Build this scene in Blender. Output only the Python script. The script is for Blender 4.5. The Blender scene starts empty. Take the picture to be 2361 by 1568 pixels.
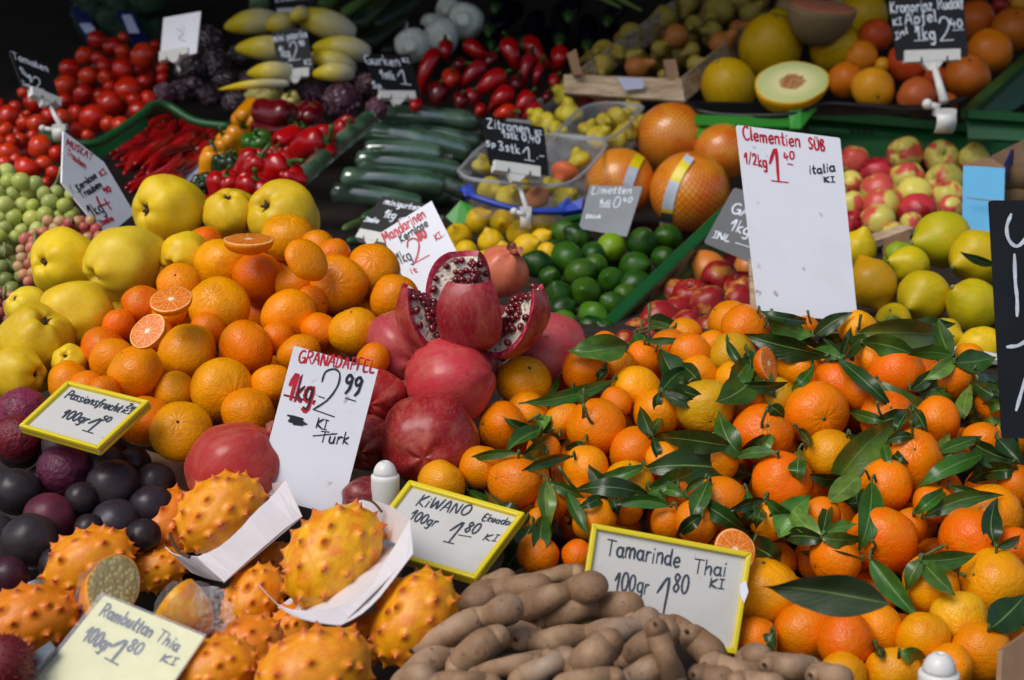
import bpy, math, random
import numpy as np
from mathutils import Vector, Matrix, Quaternion, noise as mnoise

random.seed(7)
S = bpy.context.scene
COL = S.collection
R_ = math.radians

# ------------------------------------------------------------ camera, sky, sun, exposure
W, H, F = 2361.0, 1568.0, 3500.0
PITCH = R_(13.0)
CAM = Vector((0, 0, 1.45))
RIGHT = Vector((1, 0, 0)); UP = Vector((0, math.sin(PITCH), math.cos(PITCH))); FWD = Vector((0, math.cos(PITCH), -math.sin(PITCH)))
cd = bpy.data.cameras.new('camera'); cam = bpy.data.objects.new('camera', cd); COL.objects.link(cam)
cam.location = CAM; cam.rotation_euler = (math.pi / 2 - PITCH, 0, 0)
cd.sensor_width = 23.6; cd.lens = 23.6 * F / W; cd.clip_start = 0.05; cd.clip_end = 200
cd.dof.use_dof = True; cd.dof.focus_distance = 1.47; cd.dof.aperture_fstop = 4.9; cd.dof.aperture_blades = 7
S.camera = cam

SUN_TO = Vector((-0.42, -0.42, 0.80)).normalized()
w = bpy.data.worlds.new('World'); S.world = w; w.use_nodes = True
nt = w.node_tree; nt.nodes.clear()
sky = nt.nodes.new('ShaderNodeTexSky'); sky.sky_type = 'NISHITA'; sky.sun_disc = False
sky.sun_elevation = math.asin(SUN_TO.z); sky.sun_rotation = math.atan2(SUN_TO.x, SUN_TO.y) % (2 * math.pi)
sky.air_density = 1.0; sky.dust_density = 3.0; sky.ozone_density = 1.0
bg = nt.nodes.new('ShaderNodeBackground'); bg.inputs['Strength'].default_value = 0.115
wo = nt.nodes.new('ShaderNodeOutputWorld')
nt.links.new(sky.outputs[0], bg.inputs[0]); nt.links.new(bg.outputs[0], wo.inputs[0])
sl = bpy.data.lights.new('sun', 'SUN'); sl.energy = 1.8; sl.angle = R_(34); sl.color = (1.0, 0.975, 0.95)
so = bpy.data.objects.new('sun', sl); COL.objects.link(so); so.location = (-2, -2, 5)
so.rotation_euler = SUN_TO.to_track_quat('Z', 'Y').to_euler()
S.view_settings.view_transform = 'Standard'; S.view_settings.look = 'None'
S.view_settings.exposure = -0.06; S.view_settings.gamma = 1.0; S.view_settings.use_curve_mapping = False

# ------------------------------------------------------------ picture geometry helpers
def P(u, v, d):
    return CAM + RIGHT * ((u - W / 2) / F * d) + UP * ((H / 2 - v) / F * d) + FWD * d
def CV(x, y, z):                       # camera axes (right, up, towards the viewer) -> world
    return RIGHT * x + UP * y - FWD * z
def lin(c):
    return tuple(((x / 255) / 12.92 if x / 255 <= 0.04045 else ((x / 255 + 0.055) / 1.055) ** 2.4) for x in c)

def tag(o, label=None, cat=None, group=None, kind=None):
    if label: o['label'] = label
    if cat: o['category'] = cat
    if group: o['group'] = group
    if kind: o['kind'] = kind
    return o
def mesh(name, V, Fc, mat, smooth=True):
    m = bpy.data.meshes.new(name)
    m.from_pydata([tuple(v) for v in V], [], [tuple(f) for f in Fc])
    for x in (mat if isinstance(mat, (list, tuple)) else [mat]): m.materials.append(x)
    if smooth: m.polygons.foreach_set('use_smooth', [True] * len(m.polygons))
    m.update(); return m
def ob(name, me, parent=None, loc=None):
    o = bpy.data.objects.new(name, me); COL.objects.link(o)
    if parent: o.parent = parent
    if loc is not None: o.location = loc
    return o
def empty(name, loc):
    o = bpy.data.objects.new(name, None); COL.objects.link(o); o.location = loc; o.empty_display_size = .02
    return o
def merge(parts):
    V = []; Fc = []
    for v, f in parts:
        n = len(V); V += [Vector(x) for x in v]; Fc += [tuple(i + n for i in q) for q in f]
    return V, Fc

# ------------------------------------------------------------ shapes
def lathe(prof, n=32, mod=None):
    """prof: [(r,z)] from bottom pole to top pole; poles get one vertex."""
    V = [Vector((0, 0, prof[0][1]))]; Fc = []; m = len(prof) - 2
    for k in range(1, len(prof) - 1):
        for i in range(n):
            a = 2 * math.pi * i / n; V.append(Vector((prof[k][0] * math.cos(a), prof[k][0] * math.sin(a), prof[k][1])))
    V.append(Vector((0, 0, prof[-1][1])))
    for i in range(n):
        j = (i + 1) % n
        Fc.append((0, 1 + j, 1 + i))
        for k in range(m - 1):
            b = 1 + k * n; Fc.append((b + i, b + j, b + n + j, b + n + i))
        b = 1 + (m - 1) * n; Fc.append((b + i, b + j, len(V) - 1))
    if mod: V = [mod(v) for v in V]
    return V, Fc
def sweep(pts, rad, n=10, flat=None):
    pts = [Vector(p) for p in pts]; V = []; Fc = []
    up = Vector((0.12, 0.3, 1)).normalized(); prev = None
    for i, p in enumerate(pts):
        t = (pts[min(i + 1, len(pts) - 1)] - pts[max(i - 1, 0)]).normalized()
        if prev is None: x = t.cross(up).normalized()
        else:
            x = (prev - t * prev.dot(t)).normalized()
        prev = x; y = t.cross(x)
        for k in range(n):
            a = 2 * math.pi * k / n
            V.append(p + (x * math.cos(a) + y * math.sin(a)) * rad[i])
    for i in range(len(pts) - 1):
        for k in range(n):
            j = (k + 1) % n
            Fc.append((i * n + k, i * n + j, (i + 1) * n + j, (i + 1) * n + k))
    a = len(V); V.append(pts[0].copy()); V.append(pts[-1].copy()); L = (len(pts) - 1) * n
    for k in range(n):
        j = (k + 1) % n
        Fc.append((a, j, k)); Fc.append((a + 1, L + k, L + j))
    return V, Fc
def spline(pts, n):
    """Catmull-Rom through pts (tuples of any size)."""
    P_ = [np.array(p, float) for p in pts]
    if len(P_) == 2: return [P_[0] + (P_[1] - P_[0]) * t for t in np.linspace(0, 1, n)]
    P_ = [2 * P_[0] - P_[1]] + P_ + [2 * P_[-1] - P_[-2]]; out = []
    for t in np.linspace(0, len(pts) - 1, n):
        i = min(int(t), len(pts) - 2); f = t - i; a, b, c, d = P_[i:i + 4]
        out.append(0.5 * (2 * b + (c - a) * f + (2 * a - 5 * b + 4 * c - d) * f * f + (3 * b - a - 3 * c + d) * f ** 3))
    return out
def prof_fn(fn, n=22):
    return [fn(i / n) for i in range(n + 1)]
def ball_prof(a=1.0, b=1.0, n=22):
    return [(b * math.sin(math.pi * i / n), -a * math.cos(math.pi * i / n)) for i in range(n + 1)]
def interp_prof(keys, n=26):
    """keys (r,z) smoothed by a spline; ends at the axis."""
    s = spline(keys, n); return [(max(0.0, float(q[0])), float(q[1])) for q in s]
def nz(v, s, seed):
    return mnoise.noise(Vector((v.x * s + seed * 7.3, v.y * s - seed * 3.1, v.z * s + seed * 1.7)))
def slab(poly, nrm, th):
    """planar polygon (list of Vectors) -> slab of thickness th behind it"""
    n = len(poly); V = [p.copy() for p in poly] + [p - nrm * th for p in poly]
    Fc = [tuple(range(n)), tuple(range(2 * n - 1, n - 1, -1))]
    for i in range(n):
        j = (i + 1) % n; Fc.append((i, i + n, j + n, j))
    return V, Fc
def boxm(lo, hi):
    x0, y0, z0 = lo; x1, y1, z1 = hi
    V = [Vector(p) for p in ((x0, y0, z0), (x1, y0, z0), (x1, y1, z0), (x0, y1, z0), (x0, y0, z1), (x1, y0, z1), (x1, y1, z1), (x0, y1, z1))]
    return V, [(0, 3, 2, 1), (4, 5, 6, 7), (0, 1, 5, 4), (1, 2, 6, 5), (2, 3, 7, 6), (3, 0, 4, 7)]
def bar(a, b, wd, ht, upv=Vector((0, 0, 1))):
    """square bar from a to b, width wd across, height ht along up"""
    a = Vector(a); b = Vector(b); t = (b - a).normalized(); x = t.cross(upv).normalized(); y = x.cross(t)
    V = []
    for p in (a, b):
        for sx, sy in ((-1, -1), (1, -1), (1, 1), (-1, 1)): V.append(p + x * sx * wd / 2 + y * sy * ht / 2)
    return V, [(0, 1, 2, 3), (7, 6, 5, 4), (0, 4, 5, 1), (1, 5, 6, 2), (2, 6, 7, 3), (3, 7, 4, 0)]
def bevel(o, wd, seg=2):
    m = o.modifiers.new('bevel', 'BEVEL'); m.width = wd; m.segments = seg; m.limit_method = 'ANGLE'; return o

# ------------------------------------------------------------ materials
class NM:
    def __init__(s, name):
        s.m = bpy.data.materials.new(name); s.m.use_nodes = True; s.t = s.m.node_tree; s.t.nodes.clear()
        s.out = s.n('ShaderNodeOutputMaterial'); s.b = s.n('ShaderNodeBsdfPrincipled')
        s.t.links.new(s.b.outputs[0], s.out.inputs[0])
    def n(s, ty, **kw):
        x = s.t.nodes.new(ty)
        for k, v in kw.items(): setattr(x, k, v)
        return x
    def put(s, sock, v):
        if hasattr(v, 'links') or hasattr(v, 'is_linked'): s.t.links.new(v, sock)
        elif isinstance(v, (tuple, list)) and sock.type == 'RGBA': sock.default_value = (*v[:3], 1)
        else: sock.default_value = v
    def set(s, **kw):
        nm = dict(col='Base Color', rough='Roughness', coat='Coat Weight', coatr='Coat Roughness', spec='Specular IOR Level', normal='Normal', trans='Transmission Weight', sss='Subsurface Weight', alpha='Alpha', metal='Metallic', sheen='Sheen Weight')
        for k, v in kw.items(): s.put(s.b.inputs[nm[k]], v)
        return s
    def coord(s, rnd=True, scale=None, which='Object'):
        tc = s.n('ShaderNodeTexCoord'); o = tc.outputs[which]
        if rnd:
            oi = s.n('ShaderNodeObjectInfo'); a = s.n('ShaderNodeVectorMath', operation='MULTIPLY_ADD')
            s.t.links.new(oi.outputs['Random'], a.inputs[0]); a.inputs[1].default_value = (37, 91, 53); s.t.links.new(o, a.inputs[2]); o = a.outputs[0]
        if scale:
            b = s.n('ShaderNodeVectorMath', operation='MULTIPLY'); s.t.links.new(o, b.inputs[0]); b.inputs[1].default_value = scale; o = b.outputs[0]
        return o
    def noise(s, co, scale, detail=3, rough=.55, dist=0):
        x = s.n('ShaderNodeTexNoise'); s.t.links.new(co, x.inputs['Vector'])
        x.inputs['Scale'].default_value = scale; x.inputs['Detail'].default_value = detail; x.inputs['Roughness'].default_value = rough; x.inputs['Distortion'].default_value = dist
        return x.outputs['Fac']
    def voro(s, co, scale, feat='F1', out='Distance', rnd=1):
        x = s.n('ShaderNodeTexVoronoi', feature=feat); s.t.links.new(co, x.inputs['Vector']); x.inputs['Scale'].default_value = scale; x.inputs['Randomness'].default_value = rnd
        return x.outputs[out]
    def ramp(s, fac, a, b, lo=0.0, hi=1.0):
        x = s.n('ShaderNodeMapRange'); x.interpolation_type = 'SMOOTHSTEP'
        s.put(x.inputs[0], fac); x.inputs[1].default_value = a; x.inputs[2].default_value = b; x.inputs[3].default_value = lo; x.inputs[4].default_value = hi
        return x.outputs[0]
    def mix(s, f, a, b, mode='MIX'):
        x = s.n('ShaderNodeMix', data_type='RGBA', blend_type=mode)
        s.put(x.inputs[0], f); s.put(x.inputs[6], a); s.put(x.inputs[7], b); return x.outputs[2]
    def math(s, op, a, b=None, c=None):
        x = s.n('ShaderNodeMath', operation=op); s.put(x.inputs[0], a)
        if b is not None: s.put(x.inputs[1], b)
        if c is not None: s.put(x.inputs[2], c)
        return x.outputs[0]
    def bump(s, h, strength, dist=.02, prev=None):
        x = s.n('ShaderNodeBump'); s.put(x.inputs['Height'], h); x.inputs['Strength'].default_value = strength; x.inputs['Distance'].default_value = dist
        if prev is not None: s.t.links.new(prev, x.inputs['Normal'])
        return x.outputs[0]
    def ocol(s):
        return s.n('ShaderNodeObjectInfo').outputs['Color']
    def xyz(s, co):
        x = s.n('ShaderNodeSeparateXYZ'); s.t.links.new(co, x.inputs[0]); return x.outputs

MATS = {}
def plain(name, col, rough=.5, var=.15, sc=30, bump=0.0, **kw):
    m = NM(name); co = m.coord(False)
    f = m.noise(co, sc, 4); c = m.mix(m.ramp(f, .3, .75), tuple(x * (1 - var) for x in col), tuple(min(1, x * (1 + var)) for x in col))
    m.set(col=c, rough=rough, **kw)
    if bump: m.set(normal=m.bump(m.noise(co, sc * 3, 3), bump, .002))
    MATS[name] = m.m; return m.m
# ------------------------------------------------------------ skins (tint comes from the object's own colour)
def skin(name, second, f2=(.45, .75), a2=.6, s2=1.6, spots=None, rough=.36, coat=0, pore=None, lump=None, spec=.34, sss=0, stretch=None, mottle=None):
    m = NM(name); co = m.coord(); base = m.ocol()
    co2 = m.coord(scale=stretch) if stretch else co
    c = m.mix(m.ramp(m.noise(co2, s2, 4), f2[0], f2[1], 0, a2), base, second)
    if spots:                          # (colour, voronoi scale, size, amount of cells)
        v = m.noise(co, spots[1], 5, .7)
        c = m.mix(m.ramp(v, spots[2], spots[2] + .07, 0, spots[3]), c, spots[0])
    if mottle: c = m.mix(m.ramp(m.noise(co2, mottle[0], 6, .75), .45, .68, 0, mottle[1]), c, mottle[2])
    nrm = None
    if lump: nrm = m.bump(m.noise(co, lump[0], 3), lump[1], .003)
    if pore:
        nrm = m.bump(m.voro(co, pore[0]), pore[1], .0006, nrm)
    m.set(col=c, rough=m.ramp(m.noise(co, 3, 3), .3, .7, rough - .07, rough + .08), spec=spec)
    if coat: m.set(coat=coat, coatr=.15)
    if sss:
        m.set(sss=sss); m.b.inputs['Subsurface Radius'].default_value = (1, .5, .2); m.b.inputs['Subsurface Scale'].default_value = .012
    if nrm is not None: m.set(normal=nrm)
    MATS[name] = m.m; return m.m
skin('citrus_rind', lin((214, 120, 8)), a2=.55, pore=(17, .45), lump=(6, .3), mottle=(1.2, .4, lin((214, 150, 4))), spec=.28, rough=.25, spots=(lin((150, 96, 40)), 5, .71, .7))
skin('smooth_citrus', lin((205, 120, 20)), a2=.4, pore=(26, .2), lump=(2, .1), rough=.4)
skin('lemon_rind', lin((214, 170, 10)), a2=.5, mottle=(3, .4, lin((150, 150, 20))), pore=(20, .28), lump=(3, .2), rough=.4, spots=(lin((120, 120, 20)), 4, .74, .5))
skin('lime_rind', lin((70, 110, 10)), a2=.5, pore=(18, .2), lump=(2.5, .15), rough=.33, s2=1.2)
skin('quince_skin', lin((214, 168, 22)), a2=.6, rough=.4, lump=(2.2, .16), spots=(lin((92, 58, 22)), 3.4, .72, .9), mottle=(5, .35, lin((236, 214, 90))))
skin('pomegranate_skin', lin((196, 112, 88)), f2=(.42, .78), a2=.6, s2=1.5, rough=.28, lump=(2.2, .1), spots=(lin((90, 52, 34)), 7, .60, .85), pore=(60, .05), stretch=(2.2, 2.2, .7), mottle=(9, .38, lin((176, 112, 84))))
skin('passion_skin', lin((44, 35, 34)), a2=.6, mottle=(6, .4, lin((72, 52, 42))), rough=.34, spots=(lin((120, 92, 82)), 9, .64, .6), lump=(3, .1))
skin('passion_wrinkled', lin((58, 20, 32)), a2=.7, rough=.34, spots=(lin((26, 14, 16)), 5, .66, .8), lump=(5.5, .7))
skin('tomato_skin', lin((170, 24, 8)), a2=.5, rough=.22, spec=.55)
skin('pepper_skin', lin((120, 6, 8)), a2=.35, rough=.2, spec=.6, lump=(2, .1))
skin('vegetable_skin', lin((150, 140, 60)), a2=.25, rough=.35, stretch=(3, 3, .6))
skin('pear_skin', lin((150, 100, 30)), a2=.65, rough=.5, spots=(lin((96, 66, 26)), 8, .62, .6), s2=1.3)
skin('melon_skin', lin((188, 140, 4)), a2=.6, rough=.42, stretch=(4, 4, .5), lump=(3, .1))
skin('aubergine_skin', lin((14, 8, 18)), a2=.5, rough=.18)
skin('grape_skin', lin((176, 166, 90)), a2=.4, rough=.28, sss=.85, s2=1.2)
skin('radicchio_skin', lin((200, 186, 190)), f2=(.56, .66), a2=.85, s2=3.0, rough=.45, stretch=(3.2, 3.2, .5), lump=(4, .7))
skin('fennel_skin', lin((150, 165, 110)), a2=.4, rough=.4, stretch=(5, 5, .6), lump=(3, .2))
skin('apple_skin', lin((204, 58, 66)), f2=(.48, .57), a2=.92, s2=.6, rough=.3, stretch=(1.3, 1.3, .8))
skin('red_apple_skin', lin((206, 140, 60)), f2=(.5, .66), a2=.85, s2=.9, rough=.3)
# tamarind: dusty brown pod
m = NM('tamarind_pod'); co = m.coord(); f = m.noise(co, 26, 5, .65)
c = m.mix(m.ramp(f, .35, .7), lin((134, 102, 74)), lin((174, 142, 110)))
c = m.mix(m.ramp(m.noise(co, 9, 4), .54, .76, 0, .5), c, lin((190, 174, 156)))
c = m.mix(m.ramp(m.noise(co, 160, 3), .62, .72, 0, .6), c, lin((84, 56, 38)))
m.set(col=c, rough=.6, spec=.35, normal=m.bump(m.noise(co, 90, 5, .7), .5, .0015)); MATS['tamarind_pod'] = m.m
# kiwano: spikes carry their own colour
m = NM('kiwano_skin'); co = m.coord(); at = m.n('ShaderNodeAttribute'); at.attribute_name = 'spike'; sp = at.outputs['Fac']
c = m.mix(m.ramp(m.noise(co, 2.2, 4), .42, .66), m.ocol(), lin((234, 130, 12)))
vein = m.ramp(m.voro(m.coord(scale=(1, 1, .45)), 5, 'DISTANCE_TO_EDGE'), .0, .10, 1, 0)
c = m.mix(m.math('MULTIPLY', vein, .22), c, lin((206, 92, 22)))
c = m.mix(m.ramp(m.noise(co, 22, 4, .7), .52, .68, 0, .6), c, lin((246, 186, 30)))
c = m.mix(m.ramp(sp, .08, .55, 0, .8), c, lin((206, 84, 40)))
c = m.mix(m.ramp(sp, .70, .88), c, lin((126, 104, 90)))
m.set(col=c, rough=.42, normal=m.bump(m.noise(co, 40, 2), .12, .0006)); MATS['kiwano_skin'] = m.m
# cucumber in shrink film
m = NM('cucumber_film'); co = m.coord(); st = m.coord(scale=(1, 1, 1))
c = m.mix(m.ramp(m.noise(co, 18, 3), .4, .7), lin((60, 96, 70)), lin((108, 144, 116)))
m.set(col=c, rough=.3, coat=1.0, coatr=.16, normal=m.bump(m.noise(co, 60, 3, .6), .3, .003)); m.set(); m.b.inputs['Coat IOR'].default_value = 2.5; m.b.inputs['Coat Roughness'].default_value = .09; MATS['cucumber_film'] = m.m
# courgette / plain green
# citrus cut face: local XY plane, unit radius
m = NM('citrus_flesh'); co = m.coord(False); X = m.xyz(co); rr = m.math('POWER', m.math('ADD', m.math('MULTIPLY', X[0], X[0]), m.math('MULTIPLY', X[1], X[1])), .5)
ang = m.math('ARCTAN2', X[1], X[0]); sg = m.math('ABSOLUTE', m.math('SUBTRACT', m.math('FRACT', m.math('ADD', m.math('MULTIPLY', ang, 11 / (2 * math.pi)), 20)), .5))
wall = m.ramp(m.math('MULTIPLY', m.math('SUBTRACT', .5, sg), rr), .012, .035, 1, 0)
ves = m.noise(m.coord(False, scale=(1, 1, 1)), 14, 3, .6, .6)
c = m.mix(m.ramp(ves, .35, .7), lin((226, 96, 12)), lin((250, 160, 50)))
c = m.mix(m.math('MULTIPLY', wall, .7), c, lin((245, 196, 130)))
c = m.mix(m.ramp(rr, .10, .17, 1, 0), c, lin((246, 232, 205)))
c = m.mix(m.ramp(rr, .90, .94), c, lin((248, 214, 160)))
m.set(col=c, rough=.22, normal=m.bump(ves, .5, .0008)); MATS['citrus_flesh'] = m.m
m = NM('melon_flesh'); co = m.coord(False); X = m.xyz(co); rr = m.math('POWER', m.math('ADD', m.math('MULTIPLY', X[0], X[0]), m.math('MULTIPLY', X[1], X[1])), .5)
c = m.mix(m.ramp(rr, .35, .9), lin((226, 220, 160)), lin((190, 200, 130)))
c = m.mix(m.ramp(m.math('ADD', rr, m.math('MULTIPLY', m.noise(co, 4), .16)), .36, .46, 1, 0), c, lin((176, 116, 66)))
c = m.mix(m.ramp(rr, .94, .97), c, lin((206, 160, 30)))
m.set(col=c, rough=.35, normal=m.bump(m.noise(co, 9), .2, .001)); MATS['melon_flesh'] = m.m
plain('melon_seed', lin((196, 150, 96)), .45, .3, 4)
m = NM('kiwano_flesh'); co = m.coord(False); v = m.voro(co, 6)
c = m.mix(m.ramp(v, .2, .55), lin((206, 188, 120)), lin((160, 138, 70))); m.set(col=c, rough=.2, normal=m.bump(v, .6, .0015)); MATS['kiwano_flesh'] = m.m
# pomegranate inside
m = NM('pomegranate_pith'); co = m.coord(False); v = m.voro(co, 9)
c = m.mix(m.ramp(v, .12, .42), lin((170, 160, 146)), lin((232, 218, 200))); c = m.mix(m.ramp(m.noise(co, 6), .66, .74, 0, .8), c, lin((150, 20, 40)))
m.set(col=c, rough=.4, normal=m.bump(m.ramp(v, .1, .5), .9, .0012)); MATS['pomegranate_pith'] = m.m
m = NM('pomegranate_rim'); m.set(col=m.mix(m.ramp(m.noise(m.coord(False), 8), .4, .7), lin((170, 26, 60)), lin((208, 84, 100))), rough=.4); MATS['pomegranate_rim'] = m.m
m = NM('aril'); m.set(col=m.mix(m.ramp(m.noise(m.coord(), 1), .3, .7), lin((66, 4, 14)), lin((126, 10, 26))), rough=.08, coat=.5); MATS['aril'] = m.m
# pomelo in red net
m = NM('netted_rind'); tc = m.n('ShaderNodeTexCoord'); X = m.xyz(tc.outputs['UV'])
def lines(f): return m.ramp(m.math('ABSOLUTE', m.math('SUBTRACT', m.math('FRACT', f), .5)), .36, .47)
net = m.math('MAXIMUM', lines(m.math('ADD', m.math('MULTIPLY', X[0], 34), m.math('MULTIPLY', X[1], 16))), lines(m.math('SUBTRACT', m.math('MULTIPLY', X[0], 34), m.math('MULTIPLY', X[1], 16))))
c = m.mix(m.ramp(m.noise(m.coord(), 1.4), .35, .7), lin((226, 160, 40)), lin((214, 116, 24)))
m.set(col=m.mix(m.math('MULTIPLY', net, .95), c, lin((206, 52, 14))), rough=.3, coat=.35, normal=m.bump(net, .3, .0004)); MATS['netted_rind'] = m.m
# leaf
m = NM('leaf_blade'); tc = m.n('ShaderNodeTexCoord'); X = m.xyz(tc.outputs['UV']); ge = m.n('ShaderNodeNewGeometry')
mid = m.math('ABSOLUTE', m.math('SUBTRACT', X[1], .5)); rib = m.ramp(mid, .012, .035, 1, 0)
vn = m.ramp(m.math('ABSOLUTE', m.math('SUBTRACT', m.math('FRACT', m.math('SUBTRACT', m.math('MULTIPLY', X[0], 11), m.math('MULTIPLY', mid, 7))), .5)), .0, .06, 1, 0)
c = m.mix(m.ramp(m.noise(m.coord(True, which='Generated'), 3, 4), .3, .7), m.ocol(), m.mix(.5, m.ocol(), lin((28, 46, 18))))
c = m.mix(m.math('MULTIPLY', vn, .14), c, lin((120, 150, 90))); c = m.mix(m.math('MULTIPLY', rib, .55), c, lin((140, 165, 90)))
c = m.mix(ge.outputs['Backfacing'], c, m.mix(.6, c, lin((112, 140, 78))))
m.set(col=c, rough=.26, spec=.45, normal=m.bump(m.math('ADD', rib, m.math('MULTIPLY', vn, .5)), .25, .002)); MATS['leaf_blade'] = m.m
plain('twig', lin((84, 100, 48)), .6, .3, 90)
plain('green_stalk', lin((58, 92, 34)), .45, .3, 12)
plain('pale_stalk', lin((130, 130, 80)), .6, .3, 12)
plain('dry_calyx', lin((78, 56, 34)), .8, .4, 8)
plain('crown_skin', lin((160, 96, 74)), .7, .4, 5)
plain('tomato_calyx', lin((46, 70, 26)), .6, .3, 6)
# paper, card, plastic, wood
m = NM('white_card'); co = m.coord(True); c = m.mix(m.ramp(m.noise(co, 7, 5, .6), .45, .75, 0, .5), lin((240, 242, 248)), lin((222, 220, 222)))
c = m.mix(m.mix(.0, c, c) if False else m.ramp(m.noise(co, 60, 3), .66, .76, 0, .7), c, lin((150, 136, 120))); m.set(col=c, rough=.55, normal=m.bump(m.noise(co, 220, 2), .12, .001)); MATS['white_card'] = m.m
m = NM('grey_card'); co = m.coord(True); c = m.mix(m.ramp(m.noise(co, 9, 5, .6), .45, .75, 0, .7), lin((204, 202, 196)), lin((178, 174, 166)))
c = m.mix(m.ramp(m.noise(co, 90, 3), .69, .75, 0, .6), c, lin((120, 112, 102))); m.set(col=c, rough=.5, coat=.15, normal=m.bump(m.noise(co, 200, 2), .15, .001)); MATS['grey_card'] = m.m
plain('cream_card', lin((236, 232, 172)), .4, .05, 12, coat=.3)
plain('paper_tray', lin((222, 216, 216)), .55, .05, 20)
m = NM('yellow_plastic'); co = m.coord(True); c = m.mix(m.ramp(m.noise(co, 24, 5, .7), .62, .76, 0, .7), lin((226, 204, 30)), lin((120, 104, 40))); m.set(col=c, rough=.35, normal=m.bump(m.noise(co, 90), .1, .001)); MATS['yellow_plastic'] = m.m
plain('chalkboard', lin((20, 21, 24)), .55, .4, 14)
plain('grey_board', lin((112, 120, 126)), .5, .12, 14)
plain('slate_board', lin((66, 71, 78)), .5, .12, 14)
plain('white_plastic', lin((222, 222, 216)), .35, .04, 20)
plain('chalk', lin((222, 230, 238)), .8, .15, 120)
plain('black_ink', lin((34, 36, 42)), .5, .3, 60)
plain('grey_ink', lin((56, 66, 78)), .5, .35, 60)
plain('red_ink', lin((200, 26, 48)), .45, .25, 60)
plain('green_crate', lin((20, 84, 40)), .4, .12, 8)
plain('bright_green_crate', lin((50, 150, 40)), .4, .1, 8)
plain('blue_plastic', lin((36, 66, 170)), .4, .1, 8)
plain('black_plastic', lin((22, 22, 26)), .4, .2, 8)
m = NM('crate_wood'); co = m.coord(True, scale=(14, 14, 90)); f = m.noise(co, 1.6, 5, .65, .4)
m.set(col=m.mix(m.ramp(f, .3, .72), lin((206, 184, 154)), lin((150, 120, 88))), rough=.7, normal=m.bump(f, .3, .003)); MATS['crate_wood'] = m.m
m = NM('dark_wood'); co = m.coord(True, scale=(8, 60, 60)); f = m.noise(co, 1.6, 5, .65, .4)
m.set(col=m.mix(m.ramp(f, .3, .72), lin((48, 36, 26)), lin((22, 17, 13))), rough=.8); MATS['dark_wood'] = m.m
plain('blue_card', lin((70, 166, 214)), .5, .06, 10)
plain('brown_card', lin((150, 116, 86)), .75, .12, 30, .3)
plain('navy_card', lin((22, 36, 92)), .5, .1, 10)
plain('lilac_paper', lin((190, 196, 224)), .6, .08, 10)
plain('canvas', lin((70, 66, 62)), .9, .1, 6)
plain('wall_paint', lin((26, 25, 25)), .9, .2, 3)
plain('kiwi_fur', lin((112, 86, 56)), .85, .3, 40, .5)
plain('rambutan_skin', lin((110, 18, 24)), .6, .4, 40)
plain('rambutan_hair', lin((150, 46, 40)), .6, .4, 30)
plain('yellow_label', lin((226, 206, 20)), .35, .1, 30)
plain('silver_label', lin((190, 200, 212)), .3, .15, 40)
plain('broccoli', lin((40, 66, 44)), .8, .4, 40, .6)
def film(name, op, rough=.12, tint=(1, 1, 1)):
    m = NM(name); co = m.coord(True); m.set(col=tint, rough=rough, spec=.8, normal=m.bump(m.noise(co, 45, 4, .7, .8), .8, .006))
    tr = m.n('ShaderNodeBsdfTransparent'); mx = m.n('ShaderNodeMixShader'); lw = m.n('ShaderNodeLayerWeight'); lw.inputs['Blend'].default_value = .3
    m.put(mx.inputs[0], m.math('MULTIPLY_ADD', lw.outputs['Facing'], op * 1.1, op))
    m.t.links.new(tr.outputs[0], mx.inputs[1]); m.t.links.new(m.b.outputs[0], mx.inputs[2]); m.t.links.new(mx.outputs[0], m.out.inputs[0])
    MATS[name] = m.m
film('cling_film', .10, .06); film('clear_plastic', .12, .12, (.9, .92, .95))

# ------------------------------------------------------------ unit fruit meshes (axis +Z is the end the data points at)
KIND = {}
def kind(name, objname, mat, builders, parts=()):
    KIND[name] = dict(obj=objname, mesh=[mesh(objname, *b, MATS[mat]) for b in builders], parts=parts)
def lump(v, s, a, seed): return v * (1 + a * nz(v, s, seed))
def mandarin(seed, flat=.9, ribs=.025, neck=0.03, n=22):
    def mod(v):
        a = math.atan2(v.y, v.x); h = v.z
        k = max(0, h - .72) / .28
        rib = 1 + ribs * k * math.cos(a * 11 + seed) - (0.05 * math.exp(-((v.x ** 2 + v.y ** 2) / .02)) if h > 0 else 0.035 * math.exp(-((v.x ** 2 + v.y ** 2) / .01)))
        v = Vector((v.x, v.y, v.z * flat)) * rib
        return lump(v, 1.3, .07, seed)
    return lathe(ball_prof(n=24), 36, mod)
def lemon(seed, L=1.3, nip=.22):
    pr = []
    for i in range(27):
        t = math.pi * i / 26; z = -math.cos(t); r = math.sin(t)
        zz = z * (L - nip)
        if abs(z) > .86: e = (abs(z) - .86) / .14; zz = math.copysign((L - nip) * .86 + e * (nip + (L - nip) * .14), z); r = r * (1 - .35 * e) if i not in (0, 26) else 0
        pr.append((max(r, 0) if 0 < i < 26 else 0, zz))
    return lathe(pr, 28, lambda v: lump(v, 1.4, .07, seed))
def quince(seed):
    pr = interp_prof([(0, -1.1), (.2, -1.14), (.4, -.98), (.74, -.52), (1.0, 0), (.97, .4), (.78, .76), (.46, .98), (.24, 1.0), (.1, .86), (0, .78)], 30)
    def mod(v):
        a = math.atan2(v.y, v.x); k = max(0, v.z - .2)
        v = v * (1 + .03 * k * math.cos(a * 5 + seed)); return lump(v, 1.3, .12, seed)
    return lathe(pr, 40, mod)
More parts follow.
